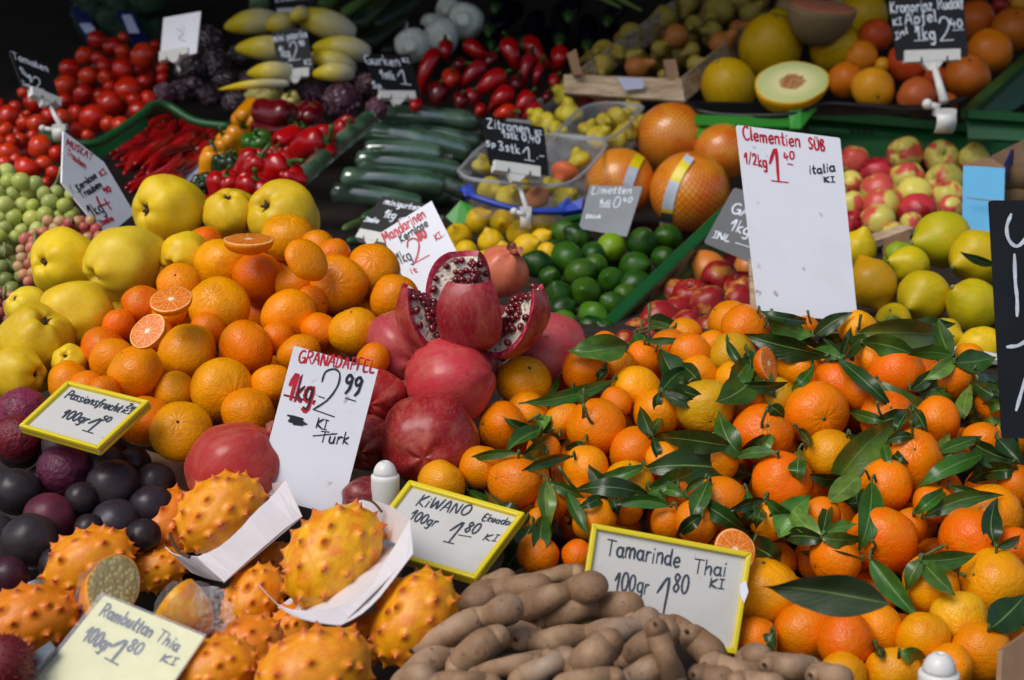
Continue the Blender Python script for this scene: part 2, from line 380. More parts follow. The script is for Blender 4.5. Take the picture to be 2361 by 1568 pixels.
def pomegranate(seed):
    pr = interp_prof([(0, -.92), (.35, -.88), (.76, -.62), (1.0, -.05), (.9, .45), (.6, .8), (.34, .93), (.24, 1.0), (0, 1.0)], 28)
    def mod(v):
        a = math.atan2(v.y, v.x); return lump(v * (1 + .03 * math.cos(a * 5 + seed)), 1.3, .07, seed)
    return lathe(pr, 40, mod)
def apple(seed):
    pr = interp_prof([(0, -.72), (.16, -.84), (.4, -.9), (.76, -.66), (1.0, .0), (.93, .45), (.68, .78), (.38, .86), (.14, .72), (0, .56)], 28)
    def mod(v):
        a = math.atan2(v.y, v.x); return lump(v * (1 + .02 * math.cos(a * 5 + seed)), 1.1, .05, seed)
    return lathe(pr, 32, mod)
def tomato(seed):
    pr = interp_prof([(0, -.84), (.3, -.82), (.75, -.6), (1.0, 0), (.88, .5), (.5, .8), (.2, .82), (0, .74)], 24)
    return lathe(pr, 28, lambda v: lump(v, 1.2, .06, seed))
def pear(seed, L=1.35):
    pr = interp_prof([(0, -.92), (.3, -.95), (.75, -.72), (1.0, -.1), (.86, .4), (.55, .82), (.4, 1.2), (.28, 1.5), (.12, 1.62), (0, 1.6)], 30)
    return lathe([(r, z * L / 1.35) for r, z in pr], 28, lambda v: lump(v + Vector((.10 * max(0, v.z) ** 1.6, 0, 0)), 1.1, .07, seed))
def bellpep(seed, lob=4, L=1.1):
    pr = interp_prof([(0, -.72), (.22, -.92), (.55, -1.0), (.84, -.75), (.92, -.2), (1.0, .35), (.92, .72), (.62, .92), (.3, .86), (0, .74)], 30)
    def mod(v):
        a = math.atan2(v.y, v.x); c = abs(math.cos(a * lob / 2 + seed))
        v = Vector((v.x, v.y, v.z * L)) * (1 - .17 * (1 - c) ** 2.2 - .04 * (1 - c)); return lump(v, 1.1, .12, seed)
    return lathe(pr, 48, mod)
def wrinkled(seed):
    return lathe(ball_prof(1.02, 1, 30), 44, lambda v: v * (1 + .035 * nz(v, 3.4, seed) + .022 * nz(v, 8, seed + 3) + .03 * nz(v, 1.2, seed)))
def star(n, r0, r1, z, curl, seed, th=.02):
    """calyx star lying at +Z"""
    rnd = random.Random(seed); V = []; Fc = []
    for k in range(n):
        a = 2 * math.pi * k / n + rnd.uniform(-.2, .2); L = r1 * rnd.uniform(.75, 1.15); wd = r0 * .8
        d = Vector((math.cos(a), math.sin(a), 0)); s = Vector((-d.y, d.x, 0)); b = len(V); up = curl * rnd.uniform(.5, 1.3)
        V += [d * 0.02 + Vector((0, 0, z)), d * L * .5 + s * wd * .5 + Vector((0, 0, z + up * .35)), d * L + Vector((0, 0, z + up)), d * L * .5 - s * wd * .5 + Vector((0, 0, z + up * .35))]
        V += [x - Vector((0, 0, th)) for x in V[b:b + 4]]
        Fc += [(b, b + 3, b + 2, b + 1), (b + 4, b + 5, b + 6, b + 7)] + [(b + i, b + (i + 1) % 4, b + 4 + (i + 1) % 4, b + 4 + i) for i in range(4)]
    return V, Fc
def stalk(z0, L, r, bend=.3, seed=0):
    rnd = random.Random(seed); q = rnd.uniform(0, 6.28)
    pts = [(bend * L * t * t * math.cos(q), bend * L * t * t * math.sin(q), z0 + L * t) for t in np.linspace(0, 1, 6)]
    return sweep(pts, [r * 1.5, r * 1.1, r, r, r * 1.1, r * 1.3], 7)
def part(name, vf, mat): return (name, mesh(name, *vf, MATS[mat]))
p_button = part('stem_button', merge([lathe([(0, .78), (.07, .79), (.075, .84), (.05, .87), (0, .875)], 8), star(5, .06, .10, .83, -.02, 3)]), 'green_stalk')
p_scar = part('stem_scar', lathe([(0, .80), (.05, .82), (.045, .855), (0, .862)], 8), 'dry_calyx')
p_stem = part('stem', stalk(.8, .55, .035, .5, 4), 'green_stalk')
p_qcal = part('calyx', merge([star(5, .12, .24, .86, .10, 5), stalk(.74, .18, .06, .2, 2)]), 'dry_calyx')
def crown(seed):
    V, Fc = [], []; rnd = random.Random(seed); n = 24; rows = 5
    for k in range(rows):
        t = k / (rows - 1)
        for i in range(n):
            a = 2 * math.pi * i / n; tooth = abs(math.cos(a * 3)) if t > .4 else 1
            r = .22 + .14 * t * t; V.append(Vector((r * math.cos(a), r * math.sin(a), .9 + .34 * t * (1 if t < .5 else .5 + .5 * tooth))))
    for k in range(rows - 1):
        for i in range(n):
            j = (i + 1) % n; Fc.append((k * n + i, k * n + j, (k + 1) * n + j, (k + 1) * n + i))
    b = len(V); V.append(Vector((0, 0, 1.0)))
    for i in range(n): Fc.append((b, n + i, n + (i + 1) % n))
    return V, Fc
p_crown = part('crown', crown(1), 'crown_skin')
p_tcal = part('calyx', merge([star(5, .13, .52, .80, .10, 8), stalk(.74, .3, .045, .6, 3)]), 'tomato_calyx')
p_astem = part('stem', stalk(.56, .42, .03, .4, 9), 'dry_calyx')
p_pstem = part('stem', stalk(1.55, .35, .045, .5, 6), 'dry_calyx')
p_pepstem = part('stem', merge([stalk(.82, .75, .10, .7, 2), lathe([(0, .78), (.3, .84), (.26, .9), (.1, .95), (0, .97)], 10)]), 'green_stalk')
p_nub = part('stem_scar', lathe([(0, 1.32), (.08, 1.33), (.09, 1.41), (.05, 1.44), (0, 1.43)], 10), 'pale_stalk')
p_melon = part('blossom_scar', lathe([(0, 1.0), (.09, 1.0), (.10, 1.09), (.06, 1.115), (0, 1.105)], 12), 'pale_stalk')
p_ocal = part('stem_scar', lathe([(0, .9), (.07, .92), (.06, .965), (0, .97)], 8), 'dry_calyx')
kind('clementine', 'clementine', 'citrus_rind', [mandarin(i, .88 + .02 * (i % 3), .012) for i in range(5)], (p_button,))
kind('mandarin', 'mandarin', 'citrus_rind', [mandarin(10 + i, .86 + .03 * (i % 3), .018) for i in range(5)], (p_scar,))
kind('orange', 'orange', 'smooth_citrus', [mandarin(20 + i, .97, 0) for i in range(3)], (p_ocal,))
kind('lemon', 'lemon', 'lemon_rind', [lemon(i, 1.36, .32) for i in range(3)], (p_nub,))
kind('lime', 'lime', 'lime_rind', [lemon(8 + i, 1.2 + .04 * i, .17) for i in range(4)], ())
kind('quince', 'quince', 'quince_skin', [quince(i) for i in range(4)], (p_qcal,))
kind('pomegranate', 'pomegranate', 'pomegranate_skin', [pomegranate(i) for i in range(4)], (p_crown,))
kind('passion', 'passion_fruit', 'passion_skin', [lathe(ball_prof(1.05, 1), 32, lambda v, s=i: lump(v, 1.3, .05, s)) for i in range(3)], ())
kind('passionw', 'passion_fruit', 'passion_wrinkled', [wrinkled(i) for i in range(3)], ())
kind('tomato', 'tomato', 'tomato_skin', [tomato(i) for i in range(4)], (p_tcal,))
kind('apple', 'apple', 'apple_skin', [apple(i) for i in range(4)], (p_astem,))
kind('redapple', 'apple', 'red_apple_skin', [apple(5 + i) for i in range(3)], (p_astem,))
kind('pear', 'pear', 'pear_skin', [pear(i) for i in range(4)], (p_pstem,))
kind('smallpear', 'pear', 'pear_skin', [pear(7 + i, .95) for i in range(3)], (part('stem', stalk(1.05, .4, .04, .5, 6), 'dry_calyx'),))
kind('bell', 'bell_pepper', 'pepper_skin', [bellpep(i, 4 if i % 2 else 3) for i in range(4)], (p_pepstem,))
kind('melon', 'honeydew_melon', 'melon_skin', [lathe(ball_prof(1.1, 1), 36, lambda v, s=i: lump(v, 1.1, .03, s)) for i in range(2)], (p_melon,))
kind('grape', 'berry', 'grape_skin', [lathe(ball_prof(1.08, 1, 14), 18) ], ())
kind('mango', 'mango', 'apple_skin', [lathe(ball_prof(1.2, 1, 20), 28, lambda v: lump(v, .9, .12, 4))], ())
kind('radicchio', 'radicchio', 'radicchio_skin', [lathe(ball_prof(1.0, 1, 26), 36, lambda v, s=i: v * (1 + .12 * nz(v, 2.4, s) + .06 * nz(v, 5, s))) for i in range(3)], ())
kind('fennel', 'fennel_bulb', 'fennel_skin', [lathe(interp_prof([(0, -.9), (.3, -.92), (.8, -.7), (1, -.1), (.8, .5), (.5, .8), (.3, 1.05), (0, 1.05)]), 30, lambda v, s=i: lump(v, 1.5, .12, s)) for i in range(2)], ())
kind('kiwi', 'kiwi_fruit', 'kiwi_fur', [lathe(ball_prof(1.2, 1, 18), 24)], ())
# pomelo needs UVs for its net
def uvball(name, mat):
    V, Fc = lathe(ball_prof(.97, 1, 24), 40); me = mesh(name, V, Fc, mat); uv = me.uv_layers.new(name='UVMap')
    for p in me.polygons:
        us = []
        for li in p.loop_indices:
            v = me.vertices[me.loops[li].vertex_index].co; us.append((li, math.atan2(v.y, v.x) / (2 * math.pi) + .5, math.acos(max(-1, min(1, v.z / .97))) / math.pi, abs(v.x) + abs(v.y) < 1e-6))
        ref = [u for _, u, _, pole in us if not pole]; hi = max(ref)
        for li, u, vv, pole in us:
            if pole: u = sum(ref) / len(ref)
            elif hi - u > .5: u += 1
            uv.data[li].uv = (u, vv)
    return me
KIND['pomelo'] = dict(obj='pomelo', mesh=[uvball('pomelo', MATS['netted_rind'])], parts=())
# kiwano: ellipsoid with conical spikes
def kiwano(seed):
    rnd = random.Random(seed); n = 50; sp = []
    for k in range(n):
        z = 1 - 2 * (k + .5) / n; a = k * 2.39996 + rnd.uniform(-.25, .25); z = max(-.97, min(.97, z + rnd.uniform(-.05, .05))); r = math.sqrt(1 - z * z)
        sp.append((Vector((r * math.cos(a), r * math.sin(a), z)), rnd.uniform(.15, .25), rnd.uniform(.17, .22)))
    V, Fc = lathe(ball_prof(1, 1, 180), 250); att = []; out = []
    D = np.array([s[0][:] for s in sp])
    for v in V:
        vn = v.normalized(); cs = D @ np.array(vn[:]); k = int(cs.argmax()); an = math.acos(min(1, cs[k])); h, wd = sp[k][1], sp[k][2]
        t = max(0, 1 - an / wd); hh = .5 * t ** 1.5 + .5 * t ** 5; att.append(hh)
        q = Vector((v.x, v.y, v.z * 1.36)); q = q * (1 + .05 * nz(v, 1.6, seed)); nn = Vector((v.x, v.y, v.z / 1.36)).normalized()
        out.append(q + nn * h * hh)
    me = mesh('kiwano', out, Fc, MATS['kiwano_skin']); at = me.attributes.new('spike', 'FLOAT', 'POINT'); at.data.foreach_set('value', att)
    return me
KIND['kiwano'] = dict(obj='kiwano', mesh=[kiwano(i) for i in range(3)], parts=())
# ------------------------------------------------------------ where things lie: heaps as slopes (inverse depth is linear over a plane)
def plane(v0, d0, v1, d1, du=0.0, u0=0):
    def f(u, v): return 1.0 / (1 / d0 + (1 / d1 - 1 / d0) * (v - v0) / (v1 - v0) + du * (u - u0) / 1000)
    return f
PL = dict(
    clem=plane(1560, 1.22, 740, 1.66), mand=plane(1000, 1.44, 560, 1.72), quince=plane(850, 1.55, 480, 1.86),
    pome=plane(1010, 1.46, 640, 1.72), passion=plane(1320, 1.30, 950, 1.50), lime=plane(750, 1.98, 540, 2.32),
    lemon=plane(590, 2.36, 510, 2.55), rapple=plane(760, 1.98, 615, 2.28), citron=plane(790, 1.84, 555, 2.12),
    yapple=plane(520, 2.5, 355, 2.85), pomelo=plane(440, 2.6, 310, 2.85), bell=plane(460, 2.3, 270, 2.8),
    tomA=plane(400, 2.45, 240, 2.85), tomB=plane(300, 2.8, 90, 3.4), spear=plane(460, 2.5, 220, 2.95),
    pear=plane(180, 2.98, 20, 3.5), melon=plane(230, 2.9, 40, 3.4), orr=plane(235, 2.86, 20, 3.3),
    radi=plane(260, 2.85, 150, 3.1), fennel=plane(110, 3.4, 20, 3.6), grape=plane(640, 1.88, 430, 2.1))
ITEMS = []
def put(kd, heap, rows, cat, grp, noun, tint, pole=None, jit=.06, front=0):
    """rows: (u, v, r[, dict]) pixel centre and radius; the depth comes from the heap's slope."""
    for q in rows:
        o = dict(q[3]) if len(q) > 3 else {}
        it = dict(kind=o.get('k', kd), heap=heap, u=q[0], v=q[1], r=q[2], cat=cat, grp=grp, noun=o.get('noun', noun), tint=o.get('t', tint), pole=o.get('p', pole),
                  s=o.get('s', (1, 1, 1)), lab=o.get('l'), d0=o.get('d', PL[heap](q[0], q[1])) + o.get('dd', 0), pr=q[1] + q[2] * .4 + o.get('f', 0) + front, jit=jit, fill=o.get('fill', 0), parts=o.get('parts', True), fix=o.get('fix', 0), ad=o.get('ad'))
        ITEMS.append(it)
def T(*c): return dict(t=c)
OR1, OR2, OR3, OR4 = (240, 122, 0), (244, 142, 0), (244, 160, 4), (238, 104, 0)
GRN = (196, 160, 20)
rc = random.Random(3)
def clem_tint():
    return rc.choice([OR1, OR1, OR2, OR2, OR1, OR3, OR4])
# clementines in the leafy heap
C = [(1207,880,60,3),(1157,983,55,1),(1217,950,46,2),(1350,853,55,1),(1467,903,60,3),(1300,970,45,2),(1375,983,65,1),(1513,953,53,2),(1625,940,65,'g'),(1460,1040,57,1),(1017,1118,55,3),
 (1680,740,48,2),(1718,757,55,1),(1688,823,55,'g'),(1590,818,50,1),(1610,865,45,2),(1642,803,40,2),(1690,885,48,3),(1843,845,50,2),(1935,890,65,4),(1881,953,70,1),(2010,830,42,2),(2068,863,63,4),
 (2190,875,53,1),(2235,828,35,2),(1980,762,47,3),(1862,752,25,1),(1790,915,43,'g'),(1715,935,45,1),(2045,965,60,4),(2160,970,55,1),(1757,1000,67,4),(2268,1020,48,1),(2100,1058,70,1),(1915,1050,60,3),
 (1645,1058,57,2),(1805,1112,67,4),(1658,1160,63,1),(2042,1120,60,1),(2283,1185,70,2),(1605,1205,50,1),(1775,1203,45,2),(1895,1190,45,1),(2035,1245,77,4),(2155,1160,47,1),(2345,1120,48,1),
 (2235,1245,72,4),(2340,1262,45,4),(1925,1290,60,1),(1760,1365,82,3),(2147,1347,66,3),(2292,1345,78,3),(2213,1428,64,'y'),(1855,1458,70,1),(1950,1478,66,4),(2028,1450,58,2),(2128,1475,63,3),(2262,1502,66,2),
 (2062,1555,64,3),(1942,1560,55,3),(2190,1540,55,2),(1745,1475,50,1),(1110,1078,52,2),(1187,1112,62,1),(1350,1083,55,2),(1450,1115,57,3),(1270,1160,42,1),(1335,1155,45,1),(1370,1197,52,2),(1440,1170,42,1),
 (1333,1283,40,4),(1240,1280,50,1),(1555,1140,42,1),(1240,1200,30,2),(2290,930,40,1),(2330,1010,40,2),(1530,1060,40,2),(1540,1205,40,1),(2345,1480,40,1),(2100,1210,38,1),(1420,930,38,1),(1255,1040,40,1),(1985,905,40,1),(1425,845,44,2),(1485,828,42,1),(1542,800,42,1),(1580,770,38,2),(1395,800,36,1)]
TN = {1: (OR1, 'orange'), 2: (OR2, 'bright orange'), 3: (OR3, 'light yellowish orange'), 4: (OR4, 'deep reddish orange'), 'g': ((204, 160, 24), 'greenish yellow'), 'y': ((238, 176, 24), 'yellow')}
cp = {(1718,757): (.6,.5), (1757,1000): (.05,.35), (2100,1058): (-.1,.4), (2035,1245): (-.55,-.45), (2235,1245): (-.9,-.2), (2292,1345): (-.8,.35), (1881,953): (.1,-.15), (2213,1428): (-.1,-.1), (1855,1458): (.2,-.75), (2045,965): (-.05,.5), (1375,983): (-.4,.7), (1207,880): (.25,.6), (2340,1262): (-.3,.1), (2042,1120): (-.8,.35), (1760,1365): (-.05,.95), (1625,940): (.1,-.5), (1450,1115): (0,.9), (2147,1347): (.75,.4), (2068,863): (.5,-.75)}
put('clementine', 'clem', [(u, v, r, dict(t=TN[k][0], ad=TN[k][1], p=cp.get((u, v)))) for u, v, r, k in C], 'clementine', 'clementines in the leafy heap', 'clementine', OR1)
# seedless mandarins
M = [(470,573,50,4),(663,547,57,3),(735,572,42,2),(508,611,60,3),(598,643,63,4),(412,655,48,2),(330,703,47,4),(503,710,68,3),(680,653,47,2),(780,656,63,2),(668,731,62,2),(430,813,66,3),(568,803,65,1),(737,763,42,1),
 (313,858,62,2),(240,806,52,4),(262,833,52,2),(160,885,52,2),(197,893,38,1),(240,906,40,1),(405,906,48,3),(512,900,70,3),(630,890,50,2),(690,816,48,2),(333,970,60,1),(418,996,67,3),(572,953,58,2),(860,623,60,2),(910,690,55,2),(818,763,57,3),
 (768,592,42,1),(275,750,38,4),(480,760,40,1),(640,780,40,1),(720,700,40,1),(860,830,40,1),(390,720,40,1),(360,770,42,4)]
mp = {(503,710): (-.05,.4), (512,900): (.55,-.15), (780,656): (0,-.05), (860,623): (.1,.5), (818,763): (-.1,.85), (418,996): (.05,.45), (663,547): (.2,.8), (412,655): (0,.45)}
put('mandarin', 'mand', [(u, v, r, dict(t=TN[k][0], ad=TN[k][1], p=mp.get((u, v)))) for u, v, r, k in M], 'mandarin', 'mandarins in the smooth skinned heap', 'mandarin', OR2)
# quinces: pole = blossom end
Q = [(395,482,84,(-.55,-.1)),(527,502,58,(.1,.8)),(660,502,80,(-.5,.3)),(157,605,78,(-.5,-.05)),(292,603,86,(-.65,-.4)),(183,723,86,(-.15,-.55)),(67,712,48,(-.5,.5)),(77,790,85,(.5,.6)),(28,862,66,(.95,0)),(160,838,40,(0,.5)),(428,585,54,(-.4,-.5))]
put('quince', 'quince', [(u, v, r, dict(p=p, s=(1, 1, 1.03), t=rc.choice([(236,200,24),(238,206,44),(230,190,18)]))) for u, v, r, p in Q], 'quince', 'quinces heaped beside the mandarins', 'yellow quince', (222, 196, 24))
# pomegranates
G = [(1157,628,60,(.45,.75),(214,116,84),'pale orange pomegranate with dried crown behind the cut open one'),(932,805,92,(-.4,.3,-.9),(176,64,72),'pale pink pomegranate left under the cut open one'),(1042,880,106,(-.9,-.25,-.3),(196,52,64),'large pink blotched pomegranate below the cut open one'),
 (1262,815,98,(-.75,.1,-.5),(184,70,78),'dusky pink pomegranate right under the cut open one'),(992,1015,114,(.1,.3,-.9),(150,22,34),'big dark red glossy pomegranate at the front of the heap'),(872,912,62,(.2,.3,-.9),(168,28,36),'red pomegranate peeping out right of the GRANADAPFEL card'),
 (848,1020,66,(.2,.3,-.9),(112,20,30),'dark red pomegranate shaded behind the GRANADAPFEL card'),(542,1085,112,(.75,.6,-.2),(186,52,52),'rosy pomegranate with brown specks left of the GRANADAPFEL card'),(1110,848,42,(.5,.2,-.9),(206,120,104),'small pale pomegranate wedged between the pink ones'),(840,1150,52,None,(110,24,40),'purplish pomegranate low behind the white capped post')]
put('pomegranate', 'pome', [(u, v, r, dict(p=p, t=t, l=l, dd=(-.03 if u < 600 else (-.07 if u == 1157 else 0)))) for u, v, r, p, t, l in G], 'pomegranate', 'pomegranates heaped behind the tall card', 'pomegranate', (190, 60, 70))
# passion fruits
PF = [(50,953,60,'passionw',(124,44,70)),(43,1010,55,'passionw',(112,26,38)),(147,1027,50,'passion',(58,44,54)),(150,1085,62,'passionw',(88,34,58)),(40,1135,56,'passion',(40,36,42)),(240,1072,46,'passion',(52,48,46)),(263,1122,64,'passion',(44,38,44)),(358,1112,45,'passion',(44,36,40)),
 (115,1195,59,'passion',(96,34,54)),(72,1248,66,'passion',(46,42,44)),(268,1207,58,'passion',(46,42,50)),(205,1218,34,'passion',(34,26,32)),(22,1328,44,'passion',(70,30,48)),(-3,1222,36,'passion',(44,40,44)),(352,1170,52,'passion',(44,36,46)),(310,1070,40,'passion',(52,36,34)),(190,1150,40,'passion',(36,28,34)),(330,1235,40,'passion',(36,30,36)),(130,1300,40,'passion',(40,28,36))]
put('passion', 'passion', [(u, v, r, dict(k=k, t=tuple(min(255, int(c * 1.04 + 2)) for c in t), ad={'passionw': 'wrinkled purple', 'passion': 'smooth dark'}[k])) for u, v, r, k, t in PF], 'passion fruit', 'passion fruits in the front left crate', 'passion fruit', (50, 40, 46))
# limes, lemons
L = [(1240,610,33),(1307,595,37),(1334,550,34),(1297,540,32),(1367,586,28),(1409,571,34,'b'),(1480,563,37),(1540,548,31),(1337,630,34),(1374,612,26),(1409,646,30),(1464,616,35),(1530,595,28),(1467,656,33),(1287,682,33),(1349,676,37),(1414,703,30),(1294,715,33),(1367,728,34,'m'),(1360,755,28),(1300,745,30,'m'),(1267,640,26),(1440,680,26),(1395,760,24),(1325,770,22),(1270,580,26)]
put('lime', 'lime', [(q[0], q[1], q[2], dict(t={'b': (120, 156, 20), 'm': (74, 124, 24)}.get(q[3]) if len(q) > 3 else rc.choice([(20, 58, 12), (30, 72, 14), (16, 48, 16), (42, 86, 14), (58, 96, 18)]), ad={'b': 'yellowish bright', 'm': 'mid'}.get(q[3]) if len(q) > 3 else 'dark')) for q in L], 'lime', 'limes in the crate beside the lemons', 'green lime', (40, 100, 24))
put('lemon', 'lemon', [(1105,510,34,dict(p=(.7,.5))),(1160,514,34,dict(p=(-.1,-.1))),(1057,545,34),(1133,560,34,dict(p=(-.3,.8))),(1200,540,35),(1257,515,33,dict(p=(0,.5))),(1215,570,35),(1075,582,30),(1160,588,30),(1248,552,28),(1262,582,26),(1120,600,26),(1030,575,26),(1190,605,26)], 'lemon', 'lemons in the crate beside the limes', 'small yellow lemon', (232, 186, 20))
# big leafy lemons, right
put('lemon', 'citron', [(2172,553,72,dict(p=(-.9,-.1), t=(190,180,14), s=(1,1,.98), l='big greenish lemon with grey stem scar on top of the heap')),(2253,592,68,dict(p=(-.8,-.3), l='yellow lemon with green leaf bit beside the black board')),(2012,655,62,dict(p=(.3,-.9), t=(206,150,14), l='orange tinged lemon touching the right edge of the Clementien card')),(1978,575,46,dict(p=(.2,.9), l='knobbly lemon end behind the Clementien card')),
 (2128,682,64,dict(p=(-.6,-.4), t=(208,182,16), l='round yellow green lemon in the centre of the lemon heap')),(2242,705,66,dict(p=(-.7,.5), t=(198,180,16), l='greenish lemon with grey stem scar low beside the black board')),(2262,800,54,dict(p=(.8,.2), t=(232,190,20), l='yellow lemon lying behind the white crate edge')),(2096,610,48,dict(p=(-.9,.1), t=(208,186,20), l='lemon shaded under the big greenish one')),(2068,585,30,dict(t=(120,150,24), l='small green lemon beside the cardboard corner')),(2180,770,40,dict(l='lemon hidden low behind the leaves')),(2060,740,44,dict(l='lemon low behind the leaves near the card'))], 'lemon', 'large lemons behind the clementines', 'lemon', (214, 184, 16))
# apples
YA = [(1968,372,36),(2085,356,41),(2169,364,40),(2245,368,38),(2020,400,39,1),(2091,410,39),(2177,418,44),(1962,426,32),(2026,442,42),(2107,450,42),(2185,456,40),(1964,472,32),(2031,478,44),(2115,490,44,1),(2190,480,30),(2025,512,42),(1966,514,30,1),(2101,515,26),(2060,540,28),(1925,500,30),(1925,440,30)]
put('apple', 'yapple', [(q[0], q[1], q[2], dict(t=(146, 24, 34) if len(q) > 3 else (216, 202, 96), ad='deep red' if len(q) > 3 else 'yellow and red', p=(-.05, .2) if q[0] == 2169 else None)) for q in YA], 'apple', 'red and yellow apples behind the blue box', 'apple', (196, 192, 70))
RA = [(1628,624,48),(1657,646,45,1),(1724,618,34),(1712,668,42,1),(1635,705,47,1),(1592,686,42,1),(1702,700,44,1),(1585,756,42,1),(1552,683,42,1),(1522,742,50,1),(1632,762,40,1),(1500,780,40,1),(1690,745,40,1),(1560,720,36,1),(1472,772,40,1),(1440,800,38,1)]
put('redapple', 'rapple', [(q[0], q[1], q[2], dict(t=(150, 30, 34) if len(q) > 3 else (206, 120, 50), ad='red' if len(q) > 3 else 'orange yellow')) for q in RA], 'apple', 'red apples behind the clementines', 'apple', (150, 34, 38))
# netted pomelos
put('pomelo', 'pomelo', [(1548,318,82,dict(l='orange pomelo in red net at the back of the four', p=(.1,-.6))),(1430,420,80,dict(l='netted pomelo behind the grey lime board with a yellow band', p=(.2,.7), f=10)),(1590,442,94,dict(l='netted pomelo at the front with a yellow and silver band', p=(-.1,.85), f=30)),(1665,352,68,dict(l='netted pomelo half hidden by the Clementien card', p=(-.2,-.8)))], 'pomelo', 'netted pomelos behind the limes', 'pomelo', (220, 130, 30))
# bell peppers: pixel from the zoomed tile (473,231) at 1/5
RD, DR, YL, GR, DG = (176, 10, 14), (104, 8, 18), (226, 146, 8), (40, 104, 24), (18, 50, 24)
def Bz(x, y, r, t, ad, p, s=(1, 1, 1), **k): return (472.7 + x * .2, 230.6 + y * .2, r * .228, dict(t=t, ad=ad, p=p, s=s, **k))
put('bell', 'bell', [Bz(810,215,225,DR,'dark red',(.9,-.2),(1,1,.95)),Bz(530,190,170,YL,'orange yellow',(-.4,-.7)),Bz(1190,220,170,DR,'dark red long stalked',(-.3,-.55)),Bz(950,490,160,RD,'red',(-.6,-.5)),Bz(1260,550,215,RD,'red',(.75,.3)),Bz(1590,335,130,RD,'red',(.6,.2)),
 Bz(330,520,165,YL,'orange yellow',(-.6,.6)),Bz(80,740,150,YL,'orange yellow',(.3,.9)),Bz(620,560,165,GR,'green',(-.1,.8)),Bz(210,780,130,DG,'dark green',(.2,.9)),Bz(345,790,125,DG,'dark green',(.2,.9)),Bz(0,985,120,DG,'dark green',(-.3,.5)),Bz(560,800,190,RD,'red',(.5,.75)),Bz(870,860,210,RD,'red',(.6,.6)),
 Bz(240,1040,185,RD,'red',(.1,.9)),Bz(540,1070,190,RD,'red',(.3,.85)),Bz(400,1200,130,RD,'red',(-.6,-.2)),Bz(30,1190,80,RD,'red',None),Bz(800,640,90,RD,'red',(.2,.7)),Bz(700,1150,110,RD,'red',None),Bz(1010,960,130,RD,'red',None)], 'bell pepper', 'bell peppers heaped before the cucumbers', 'bell pepper', RD, jit=.08)
put('bell', 'radi', [(608,222,36,dict(t=(206,196,110),p=(.8,.5),s=(1,1,1.2),l='pale yellow pepper with green stalk above the red peppers')),(672,236,22,dict(t=(214,198,110),p=(-.2,.6),l='small pale yellow pepper beside the radicchio'))], 'pepper', None, 'pepper', (206,196,110))
# tomatoes
def Z1(x, y, r): return (x * .2004, y * .2004, r * .222)
TB = [(1120,460,105),(1300,535,105),(1410,600,85),(970,640,105),(1135,675,85),(1660,655,150),(1410,810,130),(800,800,110),(1010,880,100),(740,990,125),(1210,760,85),(1480,1040,150),(960,1090,105),(1260,1200,145),(1080,1370,155),(880,1310,95),(1660,950,85),(1710,1140,90),(1870,900,70),(1870,790,70),(1590,1270,100),(1390,1460,110),(890,1500,85),(740,1170,90),(1010,1560,70),(1790,520,60),(2150,760,80),(1270,1000,75),(1420,430,60),(1210,890,80),(1540,1150,80),(1250,1430,90),(1560,820,80)]
put('tomato', 'tomB', [(*Z1(*q), dict(t=rc.choice([(206,40,14),(196,30,12),(214,56,20)]))) for q in TB], 'tomato', 'vine tomatoes heaped below the white card', 'red tomato', (200, 36, 14))
TA = [(390,1190,115),(270,1070,65),(100,1340,125),(580,1340,100),(430,1430,105),(270,1420,75),(60,1500,90),(170,1230,70),(310,1310,45),(-20,1200,70),(720,1350,90),(460,1700,135),(90,1760,115),(310,1950,135),(60,1890,90),(500,1900,100),(520,2110,70),(90,2000,70),(240,1610,75),(650,1770,90),(620,1990,85),(130,1630,80),(180,1850,80),(380,1570,80),(-20,1640,80),(560,1590,70),(200,2080,80),(380,2110,80)]
put('tomato', 'tomA', [(*Z1(*q), dict(t=rc.choice([(208,44,16),(200,34,12),(214,60,22)]))) for q in TA], 'tomato', 'vine tomatoes in the front left tray', 'red tomato', (200, 36, 14))
# pears in punnets, mangoes
put('smallpear', 'spear', [(862,0,0)][:0] + [(1113,382,26,dict(p=(.1,.9))),(1130,440,36,dict(p=(.7,-.2))),(1175,455,35,dict(p=(.2,.5))),(1303,400,34,dict(p=(-.45,-.8),t=(206,100,60),ad='red cheeked')),(1238,455,32,dict(p=(-.3,.6),t=(196,120,70),ad='red cheeked')),(1305,458,34,dict(p=(.4,.5))),(1335,368,28),(1200,425,28),(1270,430,26)], 'pear', 'small pears in the front punnet', 'small yellow pear', (196, 178, 44))
put('smallpear', 'spear', [(1420,275,30),(1445,305,28),(1385,318,36,dict(p=(.3,.6))),(1395,285,26),(1425,322,26),(1355,300,26),(1400,222,36,dict(k='mango',t=(210,120,80),ad='red cheeked')),(1447,226,28),(1460,252,24),(1445,268,24),(1470,285,26)], 'pear', 'small pears in the right hand punnet', 'small yellow pear', (190, 172, 50))
put('smallpear', 'spear', [(1312,262,34,dict(p=(0,.9))),(1255,290,34,dict(p=(-.8,.2))),(1300,218,30),(1338,208,44,dict(k='mango',t=(96,110,40),ad='dark green and red')),(1235,268,24),(1285,300,24)], 'pear', 'small pears in the rear punnet', 'small yellow pear', (206, 190, 50))
